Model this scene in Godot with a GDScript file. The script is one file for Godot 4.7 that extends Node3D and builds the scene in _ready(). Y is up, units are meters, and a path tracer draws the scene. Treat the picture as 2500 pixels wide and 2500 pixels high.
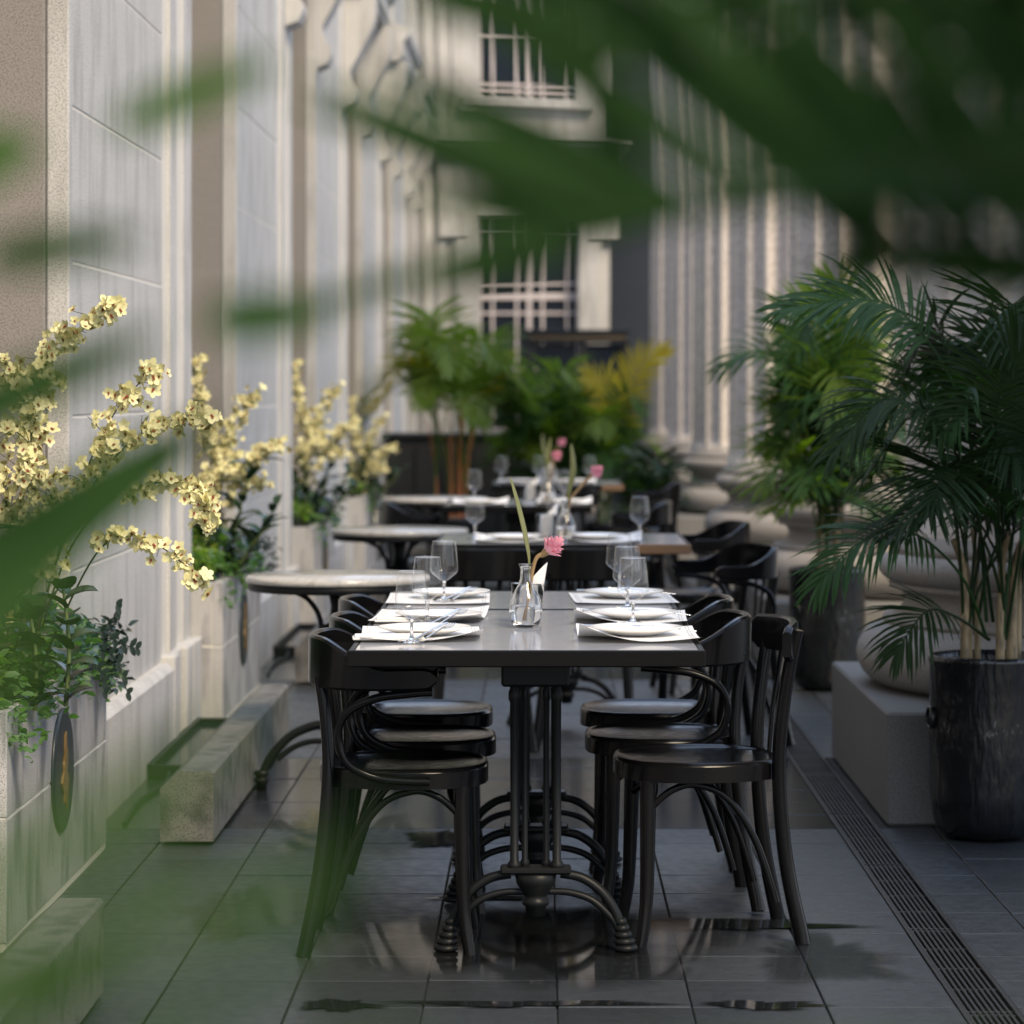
extends Node3D
# A restaurant terrace between a stone facade (left) and a row of fluted columns (right). Metres; the camera stands at x 0, z 0 and looks along -z.

var rng := RandomNumberGenerator.new()
var M := {}
var used := {}
const EYE := 1.344

# ---------------------------------------------------------------- naming
func numbered(called: String) -> String:
	var n: int = used.get(called, 0)
	used[called] = n + 1
	return called if n == 0 else "%s_%03d" % [called, n]

func tag(o: Node3D, label := "", category := "", group := "", kind := "") -> Node3D:
	if label: o.set_meta("label", label)
	if category: o.set_meta("category", category)
	if group: o.set_meta("group", group)
	if kind: o.set_meta("kind", kind)
	return o

func thing(called: String, label: String, category: String, at := Vector3.ZERO, turn := 0.0, group := "") -> Node3D:
	var o := Node3D.new()
	o.name = numbered(called)
	add_child(o, true)
	o.position = at
	o.rotation.y = turn
	tag(o, label, category, group)
	return o

func copy(src: Node3D, label: String, at: Vector3, turn := 0.0, group := "") -> Node3D:
	var o: Node3D = src.duplicate()
	var base := String(src.name)
	if base.length() > 4 and base.substr(base.length() - 4, 1) == "_" and base.right(3).is_valid_int():
		base = base.left(base.length() - 4)
	o.name = numbered(base)
	add_child(o, true)
	o.position = at
	o.rotation.y = turn
	o.set_meta("label", label)
	if group: o.set_meta("group", group)
	return o

func new_st() -> SurfaceTool:
	var st := SurfaceTool.new()
	st.begin(Mesh.PRIMITIVE_TRIANGLES)
	return st

func mesh_of(st: SurfaceTool) -> ArrayMesh:
	st.generate_normals()
	return st.commit()

func put(called: String, mesh: Mesh, look: Material, parent: Node = null, at := Vector3.ZERO) -> MeshInstance3D:
	var o := MeshInstance3D.new()
	o.mesh = mesh
	o.material_override = look
	o.position = at
	if parent == null:
		o.name = numbered(called)
		add_child(o, true)
	else:
		o.name = called
		var n := 0
		while parent.has_node(NodePath(String(o.name))):
			n += 1
			o.name = "%s_%03d" % [called, n]
		parent.add_child(o, true)
	return o

func part(called: String, st: SurfaceTool, look: Material, parent: Node = null, at := Vector3.ZERO) -> MeshInstance3D:
	return put(called, mesh_of(st), look, parent, at)

# ---------------------------------------------------------------- geometry
func tri(st: SurfaceTool, a: Vector3, b: Vector3, c: Vector3) -> void:
	st.add_vertex(a)
	st.add_vertex(c)
	st.add_vertex(b)

func quad(st: SurfaceTool, a: Vector3, b: Vector3, c: Vector3, d: Vector3) -> void:
	tri(st, a, b, c)
	tri(st, a, c, d)

func box(st: SurfaceTool, lo: Vector3, hi: Vector3, ch := 0.0) -> void:
	st.set_smooth_group(-1)
	var c := (lo + hi) / 2.0
	var h := (hi - lo).abs() / 2.0
	ch = minf(ch, minf(h.x, minf(h.y, h.z)) * 0.9)
	for ax in 3:
		var u := (ax + 1) % 3
		var v := (ax + 2) % 3
		for s in [-1.0, 1.0]:
			var q := []
			for k in [[-1, -1], [1, -1], [1, 1], [-1, 1]]:
				var p := Vector3.ZERO
				p[ax] = s * h[ax]
				p[u] = k[0] * (h[u] - ch)
				p[v] = k[1] * (h[v] - ch)
				q.append(c + p)
			if s > 0: quad(st, q[0], q[1], q[2], q[3])
			else: quad(st, q[3], q[2], q[1], q[0])
	if ch <= 0.0: return
	for ax in 3:
		var u := (ax + 1) % 3
		var v := (ax + 2) % 3
		for su in [-1.0, 1.0]:
			for sv in [-1.0, 1.0]:
				var q := []
				for k in [[-1, 0], [1, 0], [1, 1], [-1, 1]]:
					var p := Vector3.ZERO
					p[ax] = k[0] * (h[ax] - ch)
					p[u] = su * (h[u] - (ch if k[1] else 0.0))
					p[v] = sv * (h[v] - (0.0 if k[1] else ch))
					q.append(c + p)
				if su * sv < 0: quad(st, q[0], q[1], q[2], q[3])
				else: quad(st, q[3], q[2], q[1], q[0])
	for sx in [-1.0, 1.0]:
		for sy in [-1.0, 1.0]:
			for sz in [-1.0, 1.0]:
				var s := Vector3(sx, sy, sz)
				var a := c + s * Vector3(h.x, h.y - ch, h.z - ch)
				var b := c + s * Vector3(h.x - ch, h.y, h.z - ch)
				var d := c + s * Vector3(h.x - ch, h.y - ch, h.z)
				if sx * sy * sz > 0: tri(st, a, b, d)
				else: tri(st, a, d, b)

func box_mesh(size: Vector3, ch := 0.0) -> ArrayMesh:
	var st := new_st()
	box(st, -size / 2.0, size / 2.0, ch)
	return mesh_of(st)

# smooth curve through points
func curve(pts: Array, per := 6) -> Array:
	var out := []
	for i in pts.size() - 1:
		var a: Vector3 = pts[maxi(i - 1, 0)]
		var b: Vector3 = pts[i]
		var c: Vector3 = pts[i + 1]
		var d: Vector3 = pts[mini(i + 2, pts.size() - 1)]
		for k in per:
			out.append(b.cubic_interpolate(c, a, d, float(k) / per))
	out.append(pts[-1])
	return out

# tube of radius r0 to r1 (or an array of radii); flat squeezes it along the second axis
func tube(st: SurfaceTool, pts: Array, r0: float, r1 := -1.0, seg := 8, flat := 1.0, hint := Vector3.UP, radii := []) -> void:
	if r1 < 0: r1 = r0
	var n := pts.size()
	var side := Vector3.ZERO
	var rings := []
	st.set_smooth_group(1)
	for i in n:
		var t: Vector3 = (pts[mini(i + 1, n - 1)] - pts[maxi(i - 1, 0)]).normalized()
		if i == 0:
			side = t.cross(hint)
			if side.length() < 0.05: side = t.cross(Vector3.RIGHT)
			if side.length() < 0.05: side = t.cross(Vector3.BACK)
		side = (side - t * side.dot(t)).normalized()
		var up := side.cross(t)
		var r: float = radii[i] if radii else lerpf(r0, r1, float(i) / (n - 1))
		var ring := []
		for k in seg:
			var a := TAU * k / seg
			ring.append(pts[i] + side * cos(a) * r + up * sin(a) * r * flat)
		rings.append(ring)
	for i in n - 1:
		for k in seg:
			var k2 := (k + 1) % seg
			quad(st, rings[i][k2], rings[i][k], rings[i + 1][k], rings[i + 1][k2])
	st.set_smooth_group(-1)
	for k in seg - 2:
		tri(st, rings[0][0], rings[0][k + 1], rings[0][k + 2])
		tri(st, rings[n - 1][0], rings[n - 1][k + 2], rings[n - 1][k + 1])

func lathe(st: SurfaceTool, prof: Array, seg := 24, at := Vector3.ZERO, group := 1) -> void:
	st.set_smooth_group(group)
	for i in prof.size() - 1:
		var p: Vector2 = prof[i]
		var q: Vector2 = prof[i + 1]
		for k in seg:
			var a := TAU * k / seg
			var b := TAU * (k + 1) / seg
			if k == seg - 1: b = 0.0
			var pa := at + Vector3(cos(a) * p.x, p.y, sin(a) * p.x)
			var pb := at + Vector3(cos(b) * p.x, p.y, sin(b) * p.x)
			var qa := at + Vector3(cos(a) * q.x, q.y, sin(a) * q.x)
			var qb := at + Vector3(cos(b) * q.x, q.y, sin(b) * q.x)
			if p.x > 1e-6: tri(st, pa, qb, pb)
			if q.x > 1e-6: tri(st, pa, qa, qb)

# round part of a profile: half circle bulging outwards between two heights
func torus_prof(r: float, bulge: float, y0: float, y1: float, n := 8) -> Array:
	var out := []
	for i in n + 1:
		var a := PI * i / n
		out.append(Vector2(r + sin(a) * bulge, lerpf(y0, y1, (1 - cos(a)) / 2)))
	return out

# polygon in (x, z), upright from y0 to y1
func extrude_y(st: SurfaceTool, poly: Array, y0: float, y1: float) -> void:
	st.set_smooth_group(-1)
	var pv := PackedVector2Array(poly)
	var flip := Geometry2D.is_polygon_clockwise(pv)
	if flip: pv.reverse()
	var n := pv.size()
	for i in n:
		var a := pv[i]
		var b := pv[(i + 1) % n]
		quad(st, Vector3(b.x, y0, b.y), Vector3(a.x, y0, a.y), Vector3(a.x, y1, a.y), Vector3(b.x, y1, b.y))
	var t := Geometry2D.triangulate_polygon(pv)
	for i in range(0, t.size(), 3):
		var a := pv[t[i]]
		var b := pv[t[i + 1]]
		var c := pv[t[i + 2]]
		tri(st, Vector3(a.x, y1, a.y), Vector3(c.x, y1, c.y), Vector3(b.x, y1, b.y))
		tri(st, Vector3(a.x, y0, a.y), Vector3(b.x, y0, b.y), Vector3(c.x, y0, c.y))

# polygon in (x, y), extruded from z0 to z1
func extrude_z(st: SurfaceTool, poly: Array, z0: float, z1: float) -> void:
	st.set_smooth_group(-1)
	var pv := PackedVector2Array(poly)
	if Geometry2D.is_polygon_clockwise(pv): pv.reverse()
	var n := pv.size()
	for i in n:
		var a := pv[i]
		var b := pv[(i + 1) % n]
		quad(st, Vector3(a.x, a.y, z1), Vector3(a.x, a.y, z0), Vector3(b.x, b.y, z0), Vector3(b.x, b.y, z1))
	var t := Geometry2D.triangulate_polygon(pv)
	for i in range(0, t.size(), 3):
		var a := pv[t[i]]
		var b := pv[t[i + 1]]
		var c := pv[t[i + 2]]
		tri(st, Vector3(a.x, a.y, z1), Vector3(b.x, b.y, z1), Vector3(c.x, c.y, z1))
		tri(st, Vector3(a.x, a.y, z0), Vector3(c.x, c.y, z0), Vector3(b.x, b.y, z0))

# one blade: folded along its midrib, bending down (gravity) as it goes
func blade(st: SurfaceTool, at: Vector3, dir: Vector3, face: Vector3, length: float, width: float, fold := 0.15, droop := 0.2, seg := 5, blunt := 0.5) -> void:
	st.set_smooth_group(1)
	var d := dir.normalized()
	var p := at
	var prev := []
	for i in seg + 1:
		var t := float(i) / seg
		var side := d.cross(face).normalized()
		var nrm := side.cross(d).normalized()
		var w := width * 0.5 * pow(maxf(sin(PI * pow(clampf(t * 0.93 + 0.05, 0, 1), 0.8)), 0.0), blunt)
		if i == seg: w = width * 0.02
		var l := p - side * w + nrm * w * fold
		var r := p + side * w + nrm * w * fold
		if i > 0:
			quad(st, prev[0], prev[1], p, l)
			quad(st, prev[1], prev[2], r, p)
		prev = [l, p, r]
		p += d * length / seg
		d = (d + Vector3.DOWN * droop / seg).normalized()

# a palm frond along control points: rachis and leaflets to both sides; face = the way its upper side looks
func frond(st: SurfaceTool, pts: Array, face: Vector3, n: int, leaf: float, width: float, start := 0.25, droop := 0.35, rach := 0.006, lift := 0.25, seg := 4) -> void:
	var c := curve(pts, 8)
	tube(st, c, rach, rach * 0.25, 5)
	for i in n:
		var t := start + (1.0 - start) * (float(i) + rng.randf_range(-0.2, 0.2)) / n
		var f := clampf(t, 0, 0.995) * (c.size() - 1)
		var k := int(f)
		var p: Vector3 = c[k].lerp(c[k + 1], f - k)
		var tan_: Vector3 = (c[k + 1] - c[k]).normalized()
		var side := tan_.cross(face).normalized()
		var nrm := side.cross(tan_).normalized()
		var u := clampf((t - start) / (1.0 - start), 0.0, 1.0)
		var ang := lerpf(1.2, 0.3, pow(u, 1.3))
		var len := leaf * (0.55 + 0.9 * sin(PI * clampf(u * 0.75 + 0.18, 0, 1))) * rng.randf_range(0.85, 1.1) * (1.0 - 0.35 * u)
		for s in [-1.0, 1.0]:
			var a: float = ang + rng.randf_range(-0.1, 0.1)
			var d: Vector3 = tan_ * cos(a) + side * s * sin(a) + nrm * (lift + rng.randf_range(-0.12, 0.12))
			blade(st, p, d, nrm, len, width * rng.randf_range(0.8, 1.15), 0.25, droop * rng.randf_range(0.6, 1.5), seg, 0.7)

# ---------------------------------------------------------------- materials
func noise_tex(size: int, freq: float, stops: Array, cols: Array, seed_ := 1, type := FastNoiseLite.TYPE_SIMPLEX_SMOOTH, oct := 4, normal := false, bump := 4.0) -> NoiseTexture2D:
	var n := FastNoiseLite.new()
	n.noise_type = type
	n.frequency = freq
	n.seed = seed_
	n.fractal_octaves = oct
	var t := NoiseTexture2D.new()
	t.width = size
	t.height = size
	t.seamless = true
	t.noise = n
	if normal:
		t.as_normal_map = true
		t.bump_strength = bump
	else:
		var g := Gradient.new()
		g.offsets = PackedFloat32Array(stops)
		var pc := PackedColorArray()
		for c in cols: pc.append(c if c is Color else Color(c, c, c))
		g.colors = pc
		t.color_ramp = g
	return t

func lin(r: float, g: float, b: float) -> Color:
	return Color(r, g, b).linear_to_srgb()

func mat(name_: String, c: Color, rough := 0.6, metal := 0.0) -> StandardMaterial3D:
	var m := StandardMaterial3D.new()
	m.resource_name = name_
	m.albedo_color = c
	m.roughness = rough
	m.metallic = metal
	M[name_] = m
	return m

func tri_map(m: StandardMaterial3D, tex: Texture2D, scale: Vector3, world := true) -> void:
	m.albedo_texture = tex
	m.uv1_triplanar = true
	m.uv1_world_triplanar = world
	m.uv1_scale = scale

func leaf_mat(name_: String, c: Color, back: Color, rough := 0.4) -> void:
	var m := mat(name_, c, rough)
	m.metallic_specular = 0.12 if rough > 0.8 else (0.3 if name_.begins_with("palm") else 0.5)
	m.backlight_enabled = true
	m.backlight = back

func materials() -> void:
	var speck := noise_tex(512, 0.22, [0.0, 0.30, 0.5, 0.68, 1.0], [0.45, 0.80, 1.0, 1.06, 1.16], 3, FastNoiseLite.TYPE_SIMPLEX, 3)
	var speck_fine := noise_tex(512, 0.13, [0.0, 0.3, 0.5, 0.7, 1.0], [0.45, 0.75, 1.0, 1.25, 1.9], 9, FastNoiseLite.TYPE_SIMPLEX, 2)
	var stain := noise_tex(512, 0.008, [0.0, 0.35, 0.6, 1.0], [Color(0.84, 0.83, 0.82), Color(0.94, 0.935, 0.93), Color(1, 1, 1), Color(1.0, 0.995, 0.985)], 5, FastNoiseLite.TYPE_SIMPLEX_SMOOTH, 5)
	# facade stone: tone, streaks that run down it, grain
	var m := mat("facade stone", lin(0.55, 0.55, 0.545), 0.75)
	tri_map(m, speck, Vector3(1.3, 1.3, 1.3))
	m.detail_enabled = true
	m.detail_blend_mode = BaseMaterial3D.BLEND_MODE_MUL
	m.detail_albedo = stain
	m.detail_uv_layer = BaseMaterial3D.DETAIL_UV_2
	m.uv2_triplanar = true
	m.uv2_world_triplanar = true
	m.uv2_scale = Vector3(1.3, 0.30, 1.3)
	m.heightmap_enabled = true
	m.heightmap_texture = speck
	m.heightmap_scale = 0.12
	m = mat("granite", lin(0.17, 0.162, 0.15), 0.7)
	tri_map(m, speck, Vector3(1.3, 1.3, 1.3))
	m.heightmap_enabled = true
	m.heightmap_texture = speck
	m.heightmap_scale = 0.15
	m = mat("base stone", lin(0.34, 0.315, 0.29), 0.72)  # column stone darkened for the shade about the bases
	tri_map(m, speck, Vector3(1.3, 1.3, 1.3))
	m.heightmap_enabled = true
	m.heightmap_texture = speck
	m.heightmap_scale = 0.15
	m = mat("return granite", lin(0.28, 0.262, 0.25), 0.7)
	tri_map(m, speck, Vector3(1.3, 1.3, 1.3))
	m = mat("granite joint", lin(0.62, 0.59, 0.54), 0.9)
	m = mat("column stone", lin(0.66, 0.595, 0.54), 0.75)
	tri_map(m, noise_tex(512, 0.05, [0.0, 0.4, 0.6, 1.0], [0.78, 0.92, 1.0, 1.0], 21), Vector3(0.7, 0.7, 0.7))
	m.heightmap_enabled = true
	m.heightmap_texture = speck
	m.heightmap_scale = 0.1
	m = mat("planter stone", lin(0.46, 0.455, 0.455), 0.5)
	tri_map(m, speck, Vector3(1.6, 1.6, 1.6))
	m.detail_enabled = true
	m.detail_blend_mode = BaseMaterial3D.BLEND_MODE_MUL
	m.detail_albedo = noise_tex(512, 0.01, [0.0, 0.35, 0.55, 1.0], [Color(0.62, 0.63, 0.64), Color(0.86, 0.86, 0.87), Color(1, 1, 1), Color(1, 1, 1)], 66, FastNoiseLite.TYPE_SIMPLEX_SMOOTH, 5)
	m.detail_uv_layer = BaseMaterial3D.DETAIL_UV_2
	m.uv2_triplanar = true
	m.uv2_world_triplanar = true
	m.uv2_scale = Vector3(1.1, 0.35, 1.1)
	m = mat("kerb stone", lin(0.19, 0.183, 0.175), 0.65)
	tri_map(m, speck, Vector3(1.1, 1.1, 1.1))
	m.heightmap_enabled = true
	m.heightmap_texture = speck
	m.heightmap_scale = 0.2
	m.detail_enabled = true
	m.detail_blend_mode = BaseMaterial3D.BLEND_MODE_MUL
	m.detail_albedo = noise_tex(512, 0.012, [0.0, 0.35, 0.55, 1.0], [Color(0.6, 0.6, 0.6), Color(0.85, 0.85, 0.85), Color(1, 1, 1), Color(1.0, 0.98, 0.96)], 91, FastNoiseLite.TYPE_SIMPLEX_SMOOTH, 5)
	m.detail_uv_layer = BaseMaterial3D.DETAIL_UV_2
	m.uv2_triplanar = true
	m.uv2_world_triplanar = true
	m.uv2_scale = Vector3(1.2, 1.2, 1.2)
	# paving
	for k in 4:
		var f: float = [1.0, 0.72, 1.32, 0.86][k]
		m = mat("paving %d" % k, lin(0.033 * f, 0.0375 * f, 0.042 * f), 0.5)
		tri_map(m, speck_fine, Vector3(3.1, 3.1, 3.1))
		m.roughness_texture = noise_tex(256, 0.02, [0.0, 0.5, 1.0], [0.62, 0.8, 1.0], 40 + k) if k == 0 else M["paving 0"].roughness_texture
		m.heightmap_enabled = true
		m.heightmap_texture = speck_fine
		m.heightmap_scale = 0.05
	m = mat("polished paving", lin(0.020, 0.023, 0.027), 0.2)
	tri_map(m, speck_fine, Vector3(3, 3, 3))
	mat("paving joint", lin(0.012, 0.012, 0.014), 0.9)
	m = mat("puddle", lin(0.010, 0.011, 0.012), 0.05)
	m.transparency = BaseMaterial3D.TRANSPARENCY_ALPHA
	m.vertex_color_use_as_albedo = true
	var white := Image.create(4, 4, false, Image.FORMAT_RGBA8)
	white.fill(Color.WHITE)
	m.albedo_texture = ImageTexture.create_from_image(white)
	mat("outer ground", lin(0.12, 0.115, 0.11), 0.8)
	# furniture
	m = mat("black lacquer", lin(0.005, 0.005, 0.0055), 0.2)
	m.metallic_specular = 0.24
	m.uv1_triplanar = true
	m.uv1_scale = Vector3(3, 3, 3)
	m.roughness = 1.0
	m.roughness_texture = noise_tex(256, 0.03, [0.0, 0.4, 0.6, 1.0], [0.15, 0.19, 0.22, 0.28], 58)
	m.clearcoat_enabled = true
	m.clearcoat = 0.1
	m.clearcoat_roughness = 0.12
	m = mat("worn lacquer", lin(0.018, 0.011, 0.007), 0.3)  # black lacquer browned as under warm light; not in use
	m.metallic_specular = 0.4
	m = mat("black edge", lin(0.005, 0.0048, 0.0048), 0.4)
	m.metallic_specular = 0.25
	tri_map(m, noise_tex(256, 0.09, [0.0, 0.66, 0.74, 1.0], [0.8, 1.0, 2.2, 3.0], 31), Vector3(2, 6, 6))
	m = mat("brown edge", lin(0.20, 0.115, 0.06), 0.5)  # warm sun on the black edge, put into the colour
	m = mat("cast iron", lin(0.007, 0.008, 0.009), 0.42)
	m.metallic_specular = 0.3
	m = mat("grey marble", lin(0.44, 0.455, 0.50), 0.11)
	tri_map(m, noise_tex(512, 0.012, [0.0, 0.38, 0.5, 0.56, 1.0], [0.72, 0.9, 1.0, 0.86, 1.05], 12, FastNoiseLite.TYPE_SIMPLEX_SMOOTH, 6), Vector3(1.0, 1.0, 4.5))
	m = mat("white marble", lin(0.56, 0.54, 0.51), 0.14)
	tri_map(m, noise_tex(512, 0.012, [0.0, 0.4, 0.5, 0.57, 1.0], [0.75, 0.95, 1.0, 0.82, 1.02], 14, FastNoiseLite.TYPE_SIMPLEX_SMOOTH, 6), Vector3(2, 2, 3))
	mat("china", lin(0.86, 0.845, 0.82), 0.16)
	m = mat("paper", lin(0.84, 0.82, 0.79), 0.7)
	m.backlight_enabled = true
	m.backlight = Color(0.25, 0.24, 0.22)
	mat("print", lin(0.42, 0.40, 0.39), 0.8)
	m = mat("linen", lin(0.82, 0.80, 0.77), 0.85)
	m.backlight_enabled = true
	m.backlight = Color(0.2, 0.2, 0.2)
	mat("steel", lin(0.62, 0.62, 0.62), 0.16, 1.0)
	m = mat("glass", Color(1, 1, 1, 0.008), 0.02)
	m.transparency = BaseMaterial3D.TRANSPARENCY_ALPHA
	m = mat("thick glass", Color(1, 1, 1, 0.0), 0.01)
	m.refraction_enabled = true
	m.refraction_scale = 0.05
	m = mat("water", Color(1, 1, 1, 0.0), 0.01)
	m.refraction_enabled = true
	m.refraction_scale = 0.033
	m = mat("window glass", lin(0.010, 0.015, 0.024), 0.1)
	m.metallic_specular = 0.22
	mat("window frame", lin(0.58, 0.53, 0.54), 0.6)
	mat("black timber", lin(0.012, 0.013, 0.014), 0.4)
	mat("gilding", lin(0.22, 0.14, 0.045), 0.45, 0.3)
	mat("bronze disc", lin(0.022, 0.032, 0.034), 0.35, 0.2)
	m = mat("glazed pot", lin(0.008, 0.009, 0.010), 0.09)
	m.heightmap_enabled = true
	m.heightmap_texture = noise_tex(256, 0.02, [0.0, 1.0], [0.0, 1.0], 77)
	m.heightmap_scale = 0.5
	m.uv1_triplanar = true
	m.uv1_scale = Vector3(6, 1.2, 6)
	mat("soil", lin(0.03, 0.022, 0.016), 0.95)
	mat("drain metal", lin(0.06, 0.06, 0.06), 0.4, 0.7)
	mat("drain dark", lin(0.006, 0.006, 0.006), 0.9)
	# plants
	leaf_mat("palm dark", lin(0.014, 0.031, 0.009), Color(0.08, 0.15, 0.03), 0.5)
	leaf_mat("palm mid", lin(0.022, 0.056, 0.016), Color(0.20, 0.34, 0.07), 0.5)
	leaf_mat("palm light", lin(0.060, 0.096, 0.016), Color(0.45, 0.6, 0.10), 0.4)
	leaf_mat("palm yellow", lin(0.17, 0.155, 0.018), Color(0.7, 0.65, 0.10), 0.5)
	leaf_mat("near leaf", lin(0.018, 0.042, 0.012), Color(0.10, 0.18, 0.04), 0.85)
	leaf_mat("near leaf light", lin(0.034, 0.066, 0.018), Color(0.22, 0.36, 0.09), 0.85)
	leaf_mat("thick leaf", lin(0.016, 0.040, 0.016), Color(0.04, 0.08, 0.02), 0.22)
	leaf_mat("herb", lin(0.06, 0.12, 0.04), Color(0.4, 0.6, 0.16), 0.5)
	leaf_mat("herb yellow", lin(0.15, 0.20, 0.035), Color(0.6, 0.8, 0.16), 0.5)
	leaf_mat("herb blue", lin(0.035, 0.075, 0.066), Color(0.2, 0.36, 0.28), 0.45)
	leaf_mat("herb dark", lin(0.012, 0.028, 0.020), Color(0.05, 0.1, 0.06), 0.4)
	mat("orange cane", lin(0.30, 0.095, 0.025), 0.5)
	m = mat("pale cane", lin(0.34, 0.25, 0.13), 0.55)
	tri_map(m, noise_tex(128, 0.05, [0.0, 0.5, 1.0], [0.45, 0.9, 1.1], 55), Vector3(6, 1.5, 6))
	mat("green cane", lin(0.10, 0.14, 0.045), 0.5)
	mat("orchid stem", lin(0.05, 0.045, 0.025), 0.6)
	leaf_mat("orchid petal", lin(0.66, 0.64, 0.36), Color(0.5, 0.44, 0.2), 0.6)
	leaf_mat("orchid petal pale", lin(0.74, 0.71, 0.40), Color(0.5, 0.46, 0.28), 0.6)
	mat("orchid lip", lin(0.22, 0.055, 0.02), 0.6)
	leaf_mat("ginger pink", lin(0.84, 0.42, 0.50), Color(0.6, 0.32, 0.38), 0.5)
	leaf_mat("ginger bract", lin(0.26, 0.17, 0.075), Color(0.2, 0.14, 0.05), 0.45)
	leaf_mat("cut leaf", lin(0.16, 0.17, 0.07), Color(0.4, 0.45, 0.12), 0.45)

# ---------------------------------------------------------------- structure
const COL := [10.0, 14.75, 19.5, 24.25, 29.0, 33.75]

func floor_and_ground() -> void:
	var g := part("ground", _sheet(Vector3(-150, -0.06, -160), Vector3(150, -0.06, 60)), M["outer ground"])
	tag(g, "pale ground stretching out beyond the terrace", "", "", "structure")
	var f := Node3D.new()
	f.name = "floor"
	add_child(f)
	tag(f, "dark granite paving of the terrace in square slabs", "", "", "structure")
	var bed := new_st()
	box(bed, Vector3(-2.4, -0.055, -36.0), Vector3(0.905, -0.006, 1.0))
	box(bed, Vector3(1.035, -0.055, -36.0), Vector3(4.2, -0.006, 1.0))
	part("bed", bed, M["paving joint"], f)
	var variants := []
	var w := 0.2934
	for k in 4:
		variants.append(box_mesh(Vector3(w - 0.004, 0.03, w - 0.004), 0.002))
	var rest := [new_st(), new_st()]
	var any := [false, false]
	var count := 0
	var d0 := 6.443 - 22 * 0.2925
	for r in 124:
		var d := d0 + r * 0.2925 + 0.146
		for c in range(-9, 14):
			var x := 0.034 + (c + 0.5) * w
			var lo := x - w / 2 + 0.002
			var hi := x + w / 2 - 0.002
			if lo < 0.905 and hi > 0.905: hi = 0.905
			if c == 3: lo = 1.035
			if hi - lo < 0.05: continue
			var polished := false
			for cd in COL:
				if absf(d - cd) < 0.86: polished = true
			var y := rng.randf_range(-0.0012, 0.0012)
			var whole := absf(hi - lo - (w - 0.004)) < 0.001
			var seen := d > 6.0 and x > -1.3 and absf(x * 5575.0 / d - (-56.0)) < 1010.0
			if seen and whole and count < 285:
				count += 1
				var o := put("paving_slab", variants[0], M["polished paving"] if polished else M["paving %d" % rng.randi_range(0, 3)], f, Vector3(x, -0.015 + y, -d))
				o.rotation.y = PI / 2 * rng.randi_range(0, 3)
			else:
				box(rest[1 if polished else 0], Vector3(lo, -0.03 + y, -d - 0.1442), Vector3(hi, y, -d + 0.1442), 0.002)
	tag(part("paving_slabs_beyond", rest[0], M["paving 0"], f), "", "", "", "stuff")
	tag(part("polished_slabs_beyond", rest[1], M["polished paving"], f), "", "", "", "stuff")

func _sheet(lo: Vector3, hi: Vector3) -> SurfaceTool:
	var st := new_st()
	st.set_smooth_group(-1)
	quad(st, Vector3(lo.x, lo.y, hi.z), Vector3(hi.x, lo.y, hi.z), Vector3(hi.x, lo.y, lo.z), Vector3(lo.x, lo.y, lo.z))
	return st

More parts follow.
